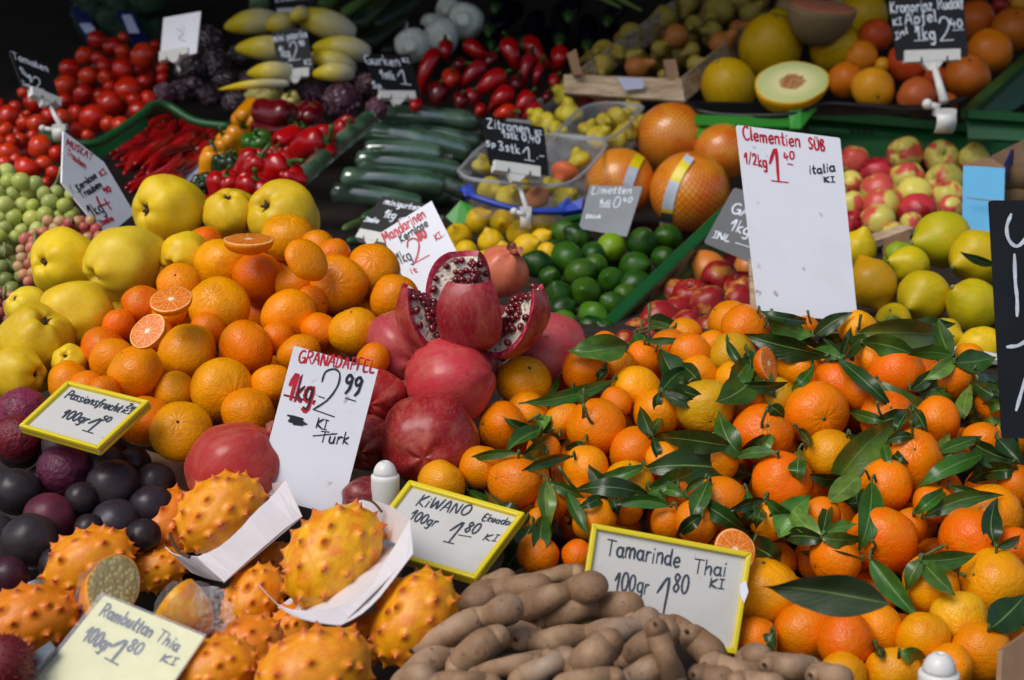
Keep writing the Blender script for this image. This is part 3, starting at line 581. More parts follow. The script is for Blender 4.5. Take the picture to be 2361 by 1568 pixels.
# big pears in the wooden crate: tile (1418,0)/5
def Z4(x, y, r): return (1418 + x * .2004, y * .2004, r * .2004)
PR = [(180,400,150,(-.2,-.5),0),(560,205,140,(-.5,-.7),0),(830,60,130,(-.2,-.9),0),(1190,120,180,(-.4,-.5),0),(1560,140,135,None,0),(700,420,150,(-.75,-.55),1),(1220,500,150,(.8,.5),1),(260,780,150,(.85,.35),1),(200,650,100,(.6,.2),0),(880,580,100,None,0),(930,740,110,None,0),(1120,350,110,(-.8,-.2),0),(30,620,115,None,0),(-130,600,150,(-.3,-.2),0),(-150,760,140,(-.2,-.6),0),(900,280,110,None,0),(1420,330,110,None,1),(520,560,110,(.5,.3),0),(560,860,70,None,0),(1400,20,110,None,0)]
put('pear', 'pear', [(*Z4(*q[:3]), dict(p=q[3], t=(170,104,44) if q[4] else (158,140,56), ad='brown russet' if q[4] else 'green yellow')) for q in PR], 'pear', 'pears in the wooden crate', 'pear', (160, 140, 56))
# melons and oranges
put('melon', 'melon', [(1418+1785*.2004,545*.2004,74,dict(p=(.05,.75),l='tall yellow honeydew melon standing behind the halved one')),(1418+1310*.2004,1000*.2004,63,dict(p=(-.45,.75),l='yellow honeydew melon left of the halved one')),(1888.4+190*.2004,545*.2004,56,dict(p=(.75,.35),l='yellow honeydew melon lying right of the tall one')),(1888.4+500*.2004,190*.2004,56,dict(p=(.3,.7),l='yellow melon at the top near the black price board')),(1795,45,26,dict(l='yellow melon tip at the back of the melons')),(1948,12,40,dict(t=(150,140,100),l='dull grey green melon at the top edge')),(1718+100,20,30,dict(t=(140,120,80),l='brownish melon at the back behind the cantaloupe'))], 'melon', 'honeydew melons in the black rimmed basket', 'melon', (220, 176, 8))
def Z5(x, y, r): return (1888.4 + x * .2004, y * .2004, r * .2004)
ORR = [(650,410,195,(196,72,28),'reddish orange'),(490,660,190,(206,120,20),'orange'),(310,920,215,(206,110,14),'orange'),(620,1020,250,(220,150,24),'golden orange'),(730,750,90,(216,150,20),'golden orange'),(1050,720,265,(196,66,26),'reddish orange'),(1130,1110,230,(206,100,50),'pinkish orange'),(1700,880,265,(176,90,20),'dull orange'),(1960,600,270,(214,116,14),'orange'),(1800,230,230,(180,84,22),'dull orange'),(2240,340,260,(190,100,20),'orange'),(2080,70,100,(150,20,30),'dark red'),(2310,40,150,(206,140,24),'golden orange'),(1350,900,150,(170,60,24),'reddish orange'),(1500,560,200,(190,90,20),'orange'),(1480,1180,120,(180,90,24),'dull orange')]
put('orange', 'orr', [(*Z5(*q[:3]), dict(t=q[3], ad=q[4], p=(-.1,.6) if q[0] in (1700, 2240) else ((.05,-.55) if q[0] == 620 else None))) for q in ORR], 'orange', 'oranges and grapefruit behind the black board', 'citrus fruit', (206, 110, 14))
# radicchio, fennel
put('radicchio', 'radi', [(722,216,32,dict(t=(70,30,48),p=(.2,.5),ad='white veined')),(790,236,46,dict(t=(66,26,44),p=(-.7,-.6),ad='white ribbed')),(852,200,34,dict(t=(64,22,38))),(868,250,26,dict(t=(84,34,56))),(380,216,26,dict(t=(74,44,60))),(412,212,26,dict(t=(60,36,50))),(445,206,30,dict(t=(48,28,40))),(485,220,26,dict(t=(56,30,44))),(540,236,28,dict(t=(40,20,30))),(440,160,36,dict(t=(36,22,30))),(500,150,38,dict(t=(34,20,28))),(480,95,38,dict(t=(34,20,30))),(520,190,30,dict(t=(40,22,34))),(575,190,26,dict(t=(40,22,34))),(800,180,34,dict(t=(50,20,32))),(555,130,30,dict(t=(36,20,28)))], 'radicchio', 'radicchio heads behind the peppers', 'purple radicchio head', (60, 26, 40))
put('fennel', 'fennel', [(1073,48,42,dict(p=(-.1,-.1))),(1032,22,30,dict(p=(-.2,-.2))),(995,54,26,dict(p=(-.2,.1))),(1020,86,42,dict(p=(.2,-.3))),(950,104,40,dict(p=(-.1,-.2))),(925,60,18)], 'fennel', 'white fennel bulbs behind the red peppers', 'white fennel bulb', (238, 240, 226))

# hidden second layer seen through the gaps
FILL = [('clementine', 'clem', [(1080,1080),(1200,900),(1500,860),(1700,780),(2000,800),(2250,860),(2361,1000),(2361,1568),(1700,1568),(1600,1250),(1200,1270)], 52, 'clementine', 'clementines in the leafy heap', 'clementine buried under others in the leafy heap', OR1, .075),
        ('mandarin', 'mand', [(200,860),(420,640),(660,560),(880,620),(880,800),(640,960),(420,1020),(200,930)], 54, 'mandarin', 'mandarins in the smooth skinned heap', 'mandarin buried under others in the mandarin heap', OR1, .085),
        ('quince', 'quince', [(20,880),(60,720),(300,560),(560,500),(600,560),(420,640),(200,820)], 70, 'quince', 'quinces heaped beside the mandarins', 'quince buried under others in the quince heap', (216, 186, 18), .10),
        ('passion', 'passion', [(0,1000),(120,960),(340,1080),(360,1230),(200,1260),(40,1360)], 50, 'passion fruit', 'passion fruits in the front left crate', 'passion fruit buried under others in the crate', (40, 32, 38), .07),
        ('tomato', 'tomB', [(190,120),(330,110),(350,220),(300,290),(160,300)], 24, 'tomato', 'vine tomatoes heaped below the white card', 'tomato buried under others below the white card', (186, 30, 12), .10),
        ('tomato', 'tomA', [(-10,250),(110,240),(130,390),(-10,420)], 23, 'tomato', 'vine tomatoes in the front left tray', 'tomato buried under others in the left tray', (186, 30, 12), .09),
        ('pear', 'pear', [(1340,165),(1400,90),(1560,0),(1760,0),(1620,110),(1560,175)], 27, 'pear', 'pears in the wooden crate', 'pear buried under others in the wooden crate', (140, 112, 48), .10),
        ('lime', 'lime', [(1250,600),(1480,560),(1480,640),(1380,760),(1280,740)], 32, 'lime', 'limes in the crate beside the lemons', 'lime buried under others in the lime crate', (24, 74, 18), .09),
        ('apple', 'yapple', [(1960,370),(2230,370),(2200,490),(1970,520)], 40, 'apple', 'red and yellow apples behind the blue box', 'apple buried under others behind the blue box', (186, 170, 70), .12),
        ('redapple', 'rapple', [(1620,620),(1720,620),(1700,760),(1510,770)], 42, 'apple', 'red apples behind the clementines', 'red apple buried under others behind the clementines', (140, 30, 34), .10)]
def inside(u, v, poly):
    c = False
    for i in range(len(poly)):
        (x1, y1), (x2, y2) = poly[i], poly[i - 1]
        if (y1 > v) != (y2 > v) and u < (x2 - x1) * (v - y1) / (y2 - y1) + x1: c = not c
    return c
rf = random.Random(11)
for kd, hp, poly, r, cat, grp, lab, tint, back in FILL:
    us = [p[0] for p in poly]; vs = [p[1] for p in poly]; v = min(vs); row = 0
    while v < max(vs):
        u = min(us) + (row % 2) * r * .95
        while u < max(us):
            uu, vv = u + rf.uniform(-.25, .25) * r, v + rf.uniform(-.2, .2) * r
            if inside(uu, vv, poly): put(kd, hp, [(uu, vv, r * rf.uniform(.9, 1.0), dict(dd=back, fill=1, l=lab, f=-5000, t=tuple(int(c * rf.uniform(.88, 1.0)) for c in tint)))], cat, grp, lab, tint)
            u += r * 1.9
        v += r * 1.65; row += 1

# ------------------------------------------------------------ let neighbours push each other along their lines of sight until none sink into another
N = len(ITEMS); U = np.array([i['u'] for i in ITEMS]); Vv = np.array([i['v'] for i in ITEMS]); Rr = np.array([i['r'] for i in ITEMS]) * .97
D0 = np.array([i['d0'] for i in ITEMS]); PRI = np.array([i['pr'] for i in ITEMS]); D = D0.copy()
du = U[:, None] - U[None]; dv = Vv[:, None] - Vv[None]; dist = np.sqrt(du * du + dv * dv)
A, B = np.where(np.triu(dist < (Rr[:, None] + Rr[None]) * .97, 1))
far = np.abs(D0[A] - D0[B]) > .16
afront = np.where(far, D0[A] < D0[B], PRI[A] > PRI[B])
Fi = np.where(afront, A, B); Bi = np.where(afront, B, A); pd = dist[A, B]
for it in range(260):
    rf_, rb = Rr[Fi] * D[Fi] / F, Rr[Bi] * D[Bi] / F; s = pd * (D[Fi] + D[Bi]) / 2 / F
    need = np.sqrt(np.maximum(0, ((rf_ + rb) * .95) ** 2 - s * s)); gap = D[Bi] - D[Fi]; push = np.maximum(0, need - gap) * .25
    mv = np.zeros(N); np.add.at(mv, Fi, -push); np.add.at(mv, Bi, push)
    D = D + np.clip(mv, -.02, .02) + (D0 - D) * .012
for i, d in zip(ITEMS, D): i['d'] = float(d)

# ------------------------------------------------------------ labels: nearest landmark + direction (+ order)
LAND = [('KIWANO sign', 1020, 1215), ('Tamarinde sign', 1540, 1350), ('Passionsfrucht sign', 200, 960), ('GRANADAPFEL card', 735, 980), ('Clementien card', 1835, 510), ('Mandarinen card', 985, 580), ('Zitronen board', 1190, 335), ('Limetten board', 1410, 485), ('Gurken board', 905, 175), ('white capped post', 888, 1110), ('cut open pomegranate', 1098, 700), ('halved mandarin', 573, 550), ('black board at the right edge', 2330, 740), ('halved melon', 1825, 195), ('blue cardboard box', 2268, 430), ('halved mandarin on the left', 340, 762), ('Trauben card', 230, 440), ('blank white card', 415, 85), ('grey slate board', 1690, 530), ('black board with white clip', 2140, 70), ('wrapped kiwano piece', 390, 1360), ('big brownish leaf', 1900, 1370), ('peeled clementine', 1768, 833), ('cucumber lying aslant', 765, 345), ('second white post', 2165, 1540), ('small dark board at the left', 80, 180), ('paprika board', 676, 115)]
seen = {}
ORD = ['', 'second', 'third', 'fourth', 'fifth', 'sixth', 'seventh', 'eighth', 'ninth', 'tenth', 'eleventh', 'twelfth', 'thirteenth', 'fourteenth', 'fifteenth', 'sixteenth']
def near_label(noun, u, v, extra=''):
    best = min(LAND, key=lambda l: (l[1] - u) ** 2 + ((l[2] - v) * 1.15) ** 2); a, b = u - best[1], v - best[2]
    dr = ('right of' if a > 0 else 'left of') if abs(a) > abs(b) else ('below' if b > 0 else 'above')
    return noun, dr, best[0], math.hypot(a, b)
def finish_labels(lst):
    """lst: (object, noun, u, v) -> unique labels"""
    bins = {}
    for o, noun, u, v in lst:
        n, dr, ln, dd = near_label(noun, u, v); bins.setdefault((n, dr, ln), []).append((dd, o))
    for (n, dr, ln), q in bins.items():
        q.sort(key=lambda t: t[0])
        for k, (dd, o) in enumerate(q):
            o['label'] = f'{n} {dr} the {ln}' + ('' if len(q) == 1 else (', the nearest to it' if k == 0 else f', {ORD[k]} nearest to it'))

AUTO = {}
ro = random.Random(5); OBJ = []
def place(it):
    K = KIND[it['kind']]; me = ro.choice(K['mesh']); d = it['d']; u, v = it['u'], it['v']
    o = ob(K['obj'], me); loc = P(u, v, d); o.location = loc
    if it['pole']:
        a, b = it['pole'][:2]; c = it['pole'][2] if len(it['pole']) > 2 else math.sqrt(max(.02, 1 - min(.98, a * a + b * b))); ax = CV(a, b, c)
    else:
        ax = CV(ro.uniform(-1, 1), ro.uniform(-.6, 1), ro.uniform(-1, .6))
        if it['kind'] in ('lemon', 'pear', 'melon', 'lime', 'smallpear') and ax.length > 0: ax = CV(ro.uniform(-1, 1), ro.uniform(-.4, .8), ro.uniform(.2, .9))
    q = ax.normalized().to_track_quat('Z', 'Y') @ Quaternion((0, 0, 1), ro.uniform(0, 6.28))
    o.rotation_mode = 'QUATERNION'; o.rotation_quaternion = q
    s = it['r'] * d / F
    if it['kind'] in ('lemon',): s *= .92
    if it['kind'] in ('clementine', 'mandarin'): s *= 1.06
    if it['kind'] in ('pear', 'smallpear'): s *= .96
    j = it['jit']; sc = it['s']; o.scale = (s * sc[0] * ro.uniform(1 - j * .4, 1 + j * .4), s * sc[1] * ro.uniform(1 - j * .4, 1 + j * .4), s * sc[2])
    t = it['tint']; jt = ro.uniform(.94, 1.05); o.color = (*lin(tuple(min(255, x * jt) for x in t)), 1)
    tag(o, it['lab'], it['cat'], it['grp'])
    if not it['fill'] and it['parts']:
        for pn, pm in K['parts']:
            if pn in ('stem', 'stem_button') and ax.z < -.2 and not it['pole']: continue
            c = ob(pn, pm, o); c.color = o.color
    it['o'] = o; it['R'] = s
    if not it['lab']:
        noun = (it['ad'] + ' ' if it['ad'] else '') + it['noun']; AUTO.setdefault(it['cat'], []).append((o, noun, u, v))
for it in ITEMS: place(it)
for c, l in AUTO.items(): finish_labels(l)
# ------------------------------------------------------------ world-space builders
def base_of(V):
    n = len(V); c = sum((Vector(v) for v in V), Vector()) / n; return Vector((c.x, c.y, min(v.z for v in V)))
def thing(name, vf, mat, label, cat, group=None, smooth=False, kind=None):
    V, Fc = vf; o0 = base_of([Vector(v) for v in V]); o = ob(name, mesh(name, [Vector(v) - o0 for v in V], Fc, mat if not isinstance(mat, str) else MATS[mat], smooth)); o.location = o0
    return tag(o, label, cat, group, kind)
def sub(name, vf, mat, root, smooth=False, off=None):
    o0 = off if off is not None else root.location
    return ob(name, mesh(name, [Vector(v) - o0 for v in vf[0]], vf[1], mat if not isinstance(mat, str) else MATS[mat], smooth), root)
def color(o, c): o.color = (*lin(c), 1); return o
def quad(pts): return [P(*p) for p in pts]
def board(name, pts, th, mat, label=None, cat=None, root=None, group=None, kind=None):
    p = quad(pts); n = (p[1] - p[0]).cross(p[-1] - p[0]).normalized()
    if n.dot(CAM - p[0]) < 0: n = -n
    vf = slab(p, n, th)
    if root: return sub(name, vf, mat, root)
    return thing(name, vf, mat, label, cat, group, kind=kind)
def tube(pts, r, mat, name=None, root=None, n=10, k=16, prof=None):
    """pts (u,v,d) in the picture, r pixel radius, prof(t) radius factor"""
    s = spline(pts, k); W3 = [P(*q) for q in s]; rr = [max(.0004, r * q[2] / F * (prof(i / (k - 1)) if prof else 1)) for i, q in enumerate(s)]
    return sweep(W3, rr, n)
def capsule(e=.12, a=1.0, b=1.0):
    def f(t):
        x = 1
        if t < e: x = math.sqrt(max(0, 1 - ((e - t) / e) ** 2))
        elif t > 1 - e: x = math.sqrt(max(0, 1 - ((t - 1 + e) / e) ** 2))
        return x * (a + (b - a) * t)
    return f

# ------------------------------------------------------------ the stall: bed, wall, added shade canopy out of view
prof = [(1750, 1.13), (1560, 1.31), (1300, 1.43), (1150, 1.54), (1000, 1.66), (760, 1.93), (600, 2.48), (480, 2.86), (300, 3.25), (100, 3.72), (-40, 4.05)]
pl = [P(W / 2, v, d) for v, d in prof]; pl = [Vector((0, pl[0].y - .02, .35))] + pl + [Vector((0, pl[-1].y + .1, pl[-1].z + .02))]
V = []; Fc = []
for p in pl: V += [Vector((-2.6, p.y, p.z)), Vector((2.6, p.y, p.z))]
for i in range(len(pl) - 1): Fc.append((2 * i, 2 * i + 1, 2 * i + 3, 2 * i + 2))
bed = thing('stall_bed', (V, Fc), 'dark_wood', None, None, kind='structure')
thing('ground', ([Vector((-30, -30, 0)), Vector((30, -30, 0)), Vector((30, 30, 0)), Vector((-30, 30, 0))], [(0, 1, 2, 3)]), 'wall_paint', None, None, kind='structure')
thing('stall_wall', boxm((-3.2, 4.75, 0), (3.2, 4.85, 3.2)), 'wall_paint', 'dark back wall of the market stall behind all the fruit', 'wall')
thing('shade_awning', boxm((-3.2, 2.3, 2.42), (3.2, 4.75, 2.46)), 'canvas', 'dark canvas canopy added out of view to shade the back of the stall', 'shade_awning')  # unseen canopy, added and its front edge set to darken the rear rows

# ------------------------------------------------------------ handwriting: single strokes, x-height .6, capitals 1
def arc(cx, cy, rx, ry, a0, a1, n=9): return [(cx + rx * math.cos(R_(a0 + (a1 - a0) * i / (n - 1))), cy + ry * math.sin(R_(a0 + (a1 - a0) * i / (n - 1)))) for i in range(n)]
G_ = {}
def g(ch, wd, *st): G_[ch] = (wd, st)
o_ = lambda x=.28, r=.24: arc(x, .3, r, .3, 80, 440, 13)
g('a', .6, arc(.27, .29, .23, .28, 50, 330, 10) , [(.5, .58), (.49, .12), (.58, .0)])
g('b', .58, [(.06, 1.0), (.07, .02)], arc(.28, .29, .22, .28, 160, -165, 11))
g('c', .5, arc(.3, .3, .25, .3, 50, 315, 10))
g('d', .62, arc(.27, .29, .23, .28, 50, 330, 10), [(.52, 1.0), (.5, .1), (.6, 0)])
g('e', .54, [(.06, .3), (.46, .34), (.42, .55), (.25, .6), (.08, .42), (.08, .18), (.25, .0), (.48, .1)])
g('f', .42, [(.42, .95), (.28, 1.0), (.2, .8), (.18, .0), (.12, -.2)], [(.02, .55), (.38, .57)])
g('g', .58, arc(.27, .31, .22, .27, 50, 340, 10), [(.5, .6), (.5, -.1), (.38, -.35), (.12, -.3)])
g('h', .6, [(.08, 1.0), (.07, .0)], [(.08, .35), (.28, .58), (.46, .5), (.48, .0)])
g('i', .24, [(.12, .58), (.11, .0)], [(.14, .82), (.15, .86)])
g('k', .52, [(.07, 1.0), (.07, .0)], [(.42, .58), (.1, .28), (.46, .0)])
g('l', .24, [(.12, 1.0), (.1, .1), (.2, .0)])
g('m', .84, [(.06, .58), (.06, .0)], [(.06, .4), (.22, .6), (.38, .5), (.38, .0)], [(.38, .4), (.56, .6), (.72, .5), (.74, .0)])
g('n', .58, [(.07, .58), (.07, .0)], [(.07, .38), (.26, .6), (.45, .5), (.47, .0)])
g('o', .56, o_()); g('O', .8, arc(.38, .5, .33, .5, 80, 440, 15)); g('0', .66, arc(.31, .5, .26, .5, 80, 440, 15))
g('p', .58, [(.08, .58), (.06, -.36)], arc(.28, .3, .22, .28, 150, -160, 11))
g('r', .44, [(.08, .58), (.08, .0)], [(.08, .34), (.22, .56), (.42, .56)])
g('s', .46, [(.4, .52), (.22, .6), (.1, .47), (.34, .22), (.3, .04), (.05, .04)])
g('t', .42, [(.2, .9), (.18, .1), (.34, .02)], [(.02, .58), (.38, .6)])
g('u', .58, [(.07, .58), (.07, .15), (.22, .0), (.42, .1), (.47, .58)], [(.47, .4), (.5, .0)])
g('ü', .58, [(.07, .58), (.07, .15), (.22, .0), (.42, .1), (.47, .58)], [(.47, .4), (.5, .0)], [(.16, .8), (.17, .86)], [(.38, .8), (.39, .86)])
g('z', .5, [(.05, .58), (.42, .58), (.05, .0), (.46, .0)])
g('x', .5, [(.05, .58), (.42, .0)], [(.42, .58), (.05, .0)])
g('ß', .6, [(.08, -.05), (.1, .8), (.28, 1.0), (.44, .82), (.28, .55), (.5, .3), (.4, .0), (.22, .02)])
g('A', .72, [(.02, .0), (.34, 1.0), (.64, .0)], [(.14, .36), (.54, .38)])
g('Ä', .72, [(.02, .0), (.34, 1.0), (.64, .0)], [(.14, .36), (.54, .38)], [(.2, 1.14), (.21, 1.2)], [(.46, 1.14), (.47, 1.2)])
g('C', .7, arc(.4, .5, .34, .5, 55, 310, 12)); g('D', .72, [(.08, 1.0), (.08, .0)], [(.02, 1.0), (.4, .92), (.62, .5), (.4, .06), (.02, .0)])
g('E', .62, [(.5, 1.0), (.08, .98), (.08, .02), (.54, .0)], [(.08, .5), (.42, .52)])
g('F', .6, [(.54, 1.0), (.1, .98), (.08, .0)], [(.08, .5), (.44, .52)])
g('G', .76, arc(.4, .5, .34, .5, 60, 340, 12), [(.42, .42), (.72, .4), (.7, .0)])
g('I', .34, [(.02, 1.0), (.32, 1.0)], [(.17, 1.0), (.16, .0)], [(.0, .0), (.34, .0)])
g('J', .5, [(.1, 1.0), (.48, 1.0)], [(.34, 1.0), (.32, .15), (.12, .0)])
g('K', .66, [(.1, 1.0), (.07, .0)], [(.56, .98), (.1, .42), (.6, .0)])
g('L', .56, [(.1, 1.0), (.07, .02), (.54, .0)])
g('M', .86, [(.04, .0), (.1, 1.0), (.4, .3), (.7, 1.0), (.78, .0)])
g('N', .74, [(.06, .0), (.08, 1.0), (.6, .02), (.64, 1.0)])
g('P', .62, [(.08, 1.0), (.07, .0)], [(.02, .98), (.4, .98), (.54, .75), (.4, .48), (.08, .46)])
g('R', .68, [(.08, 1.0), (.07, .0)], [(.02, .98), (.4, .98), (.54, .75), (.38, .5), (.08, .46)], [(.24, .48), (.6, .0)])
g('S', .58, [(.5, .9), (.28, 1.02), (.08, .78), (.28, .52), (.48, .28), (.3, .0), (.04, .1)])
g('T', .7, [(.0, 1.0), (.68, .98)], [(.34, 1.0), (.32, .0)])
g('U', .7, [(.08, .98), (.08, .2), (.3, .0), (.54, .2), (.58, .98)])
g('j', .3, [(.16, .58), (.14, -.2), (.02, -.3)])
g('Ü', .7, [(.08, .85), (.08, .2), (.3, .0), (.54, .2), (.58, .85)], [(.22, 1.02), (.23, 1.08)], [(.46, 1.02), (.47, 1.08)])
g('W', .96, [(.02, 1.0), (.2, .0), (.44, .8), (.66, .0), (.88, 1.0)])
g('Z', .68, [(.06, 1.0), (.58, 1.0), (.04, .0), (.62, .0)])
g('1', .5, [(.02, .55), (.32, 1.0), (.3, .0)])
g('I1', .6, [(.02, .52), (.36, 1.0), (.34, .0)], [(.1, .0), (.6, .0)])     # the tall price figure with its foot
g('2', .64, [(.04, .76), (.16, .98), (.4, .96), (.48, .7), (.3, .35), (.02, .02)], [(.02, .02), (.6, .04)])
g('3', .6, [(.06, .92), (.3, 1.0), (.46, .78), (.22, .54), (.5, .3), (.32, .0), (.04, .08)])
g('4', .62, [(.12, 1.0), (.04, .42), (.52, .46)], [(.4, .72), (.38, .0)])
g('5', .6, [(.5, 1.0), (.14, .98), (.1, .58), (.38, .6), (.5, .3), (.3, .0), (.04, .08)])
g('8', .6, [(.46, .86), (.26, 1.0), (.1, .8), (.3, .52), (.5, .24), (.28, .0), (.08, .22), (.3, .52), (.48, .8), (.46, .88)])
g('9', .6, [(.5, .8), (.3, 1.0), (.08, .78), (.22, .52), (.48, .7), (.5, .9), (.46, .3), (.26, .0)])
g('-', .44, [(.04, .42), (.38, .44)]); g('.', .24, [(.1, .0), (.12, .06)]); g(',', .24, [(.14, .06), (.06, -.16)]); g('/', .5, [(.0, -.05), (.42, 1.05)]); g('_', .7, [(.02, -.12), (.66, -.1)]); g(' ', .36)

class Sign:
    """a flat card whose plane is found so that the outline comes out as a true rectangle of the given proportion"""
    def __init__(s, quad4, d, aspect=None, tilt=.45, yaw=0.0, free=True):
        s.q = [Vector(p) for p in quad4]; c = sum(s.q, Vector((0, 0))) / 4
        rays = [np.array([(p[0] - W / 2) / F, (H / 2 - p[1]) / F, -1]) for p in s.q]; cr = np.array([(c[0] - W / 2) / F, (H / 2 - c[1]) / F, -1]) * d; best = None
        for pi in np.arange(-.3, 1.25, .05):
            for ya in np.arange(-1.15, 1.16, .05):
                n = np.array([math.sin(ya) * math.cos(pi), math.sin(pi), math.cos(ya) * math.cos(pi)])
                t = [n @ cr / (n @ r) for r in rays]
                if min(t) <= 0: continue
                p = [r * k for r, k in zip(rays, t)]; e1 = p[1] - p[0]; e2 = p[3] - p[0]; e3 = p[2] - p[3]; e4 = p[2] - p[1]
                l1, l2, l3, l4 = [np.linalg.norm(e) for e in (e1, e2, e3, e4)]
                cost = 3 * (e1 @ e2 / l1 / l2) ** 2 + 3 * (e3 @ e4 / l3 / l4) ** 2 + math.log(l1 / l3) ** 2 + math.log(l2 / l4) ** 2
                if aspect: cost += .8 * math.log((l1 + l3) / (l2 + l4) / aspect) ** 2
                cost += .03 * ((pi - tilt) ** 2 + (ya - yaw) ** 2)
                if best is None or cost < best[0]: best = (cost, n, pi, ya)
        s.n_c = best[1]; s.nw = CV(*best[1]).normalized(); s.c = cr; s.d = d
    def at(s, u, v, lift=0.0):
        r = np.array([(u - W / 2) / F, (H / 2 - v) / F, -1]); k = s.n_c @ s.c / (s.n_c @ r); p = r * k
        return CAM + CV(*p) + s.nw * lift
    def poly(s, pts, lift=0.0): return [s.at(p[0], p[1], lift) for p in pts]
    def mpp(s): return s.d / F

def rounded(q, r):
    out = []; n = len(q)
    for i in range(n):
        p = Vector(q[i]); a = (Vector(q[i - 1]) - p).normalized() * r; b = (Vector(q[(i + 1) % n]) - p).normalized() * r
        for t in (0, .25, .5, .75, 1): out.append((p + a) * (1 - t) ** 2 + p * 2 * t * (1 - t) + (p + b) * t ** 2)
    return [o for o in out]
def ribbon(s, pts, wpx, lift0, VF, smooth=True):
    """marker stroke through pixel points on the sign"""
    if smooth and len(pts) > 2: pts = [Vector(q) for q in spline([tuple(p) for p in pts], len(pts) * 3)]
    else: pts = [Vector(p) for p in pts]
    V, Fc = VF; b = len(V); n = len(pts); wv = wpx / 2
    for i, p in enumerate(pts):
        t = pts[min(i + 1, n - 1)] - pts[max(i - 1, 0)]
        t = t.normalized() if t.length > 1e-6 else Vector((1, 0)); nr = Vector((-t.y, t.x)); l = lift0 + i * .000004
        e = t * wv * (.7 if i == n - 1 else (-.7 if i == 0 else 0)); k = .62 if i in (0, n - 1) else 1 + .12 * math.sin(i * 1.7 + b)
        V.append(s.at(*(p + e + nr * wv * k), l)); V.append(s.at(*(p + e - nr * wv * k), l))
    for i in range(n - 1): Fc.append((b + 2 * i, b + 2 * i + 1, b + 2 * i + 3, b + 2 * i + 2))
LIFT = [0]
def write(s, root, txt, p0, p1, h, mat, wpx, name='lettering', upv=None):
    wpx *= 1.22
    run = []; x = 0; items = ['I1'] if txt == '|1' else list(txt)
    for ch in items:
        wd, st = G_[ch]; run.append((x, st)); x += wd + .10
    p0 = Vector(p0); p1 = Vector(p1); ax = (p1 - p0) / max(.01, x - .1); q = s.q
    up = (Vector(upv) if upv else ((q[0] - q[3]) + (q[1] - q[2]))).normalized() * h; VF = ([], []); rj = random.Random(hash((txt, p0[0])) % 1000 if False else len(txt) * 31 + int(p0[0]))
    for x0, st in run:
        jy = rj.uniform(-.04, .04); js = rj.uniform(.94, 1.06)
        for pts in st:
            LIFT[0] += 1
            ribbon(s, [p0 + ax * (x0 + a * js) + up * (b * js + jy) for a, b in pts], wpx, .00022 + (LIFT[0] % 23) * .00002, VF)
    return sub(name, VF, mat, root)
def strokes(s, root, lists, mat, wpx, name='lettering', smooth=True):
    VF = ([], [])
    for pts in lists:
        LIFT[0] += 1; ribbon(s, pts, wpx, .00022 + (LIFT[0] % 23) * .00002, VF, smooth)
    return sub(name, VF, mat, root)
def card(q, d, mat, name, label, cat, aspect, th=.002, rad=0, **k):
    s = Sign(q, d, aspect, **k); pts = rounded(q, rad) if rad else q
    o = thing(name, slab(s.poly(pts), s.nw, th), mat, label, cat); s.o = o; return s
def frame(s, wpx, mat='yellow_plastic'):
    q = s.q; c = sum(q, Vector((0, 0))) / 4; VFs = []
    inn = []
    for i in range(4):
        a = (q[i - 1] - q[i]).normalized(); b = (q[(i + 1) % 4] - q[i]).normalized(); cr = abs(a.x * b.y - a.y * b.x); inn.append(q[i] + (a + b) * wpx / max(.4, cr))
    for i in range(4):
        j = (i + 1) % 4; VFs.append(slab(s.poly([q[i], q[j], inn[j], inn[i]], .004), s.nw, .010))
    o = sub('frame', merge(VFs), mat, s.o); bevel(o, .0012); return o
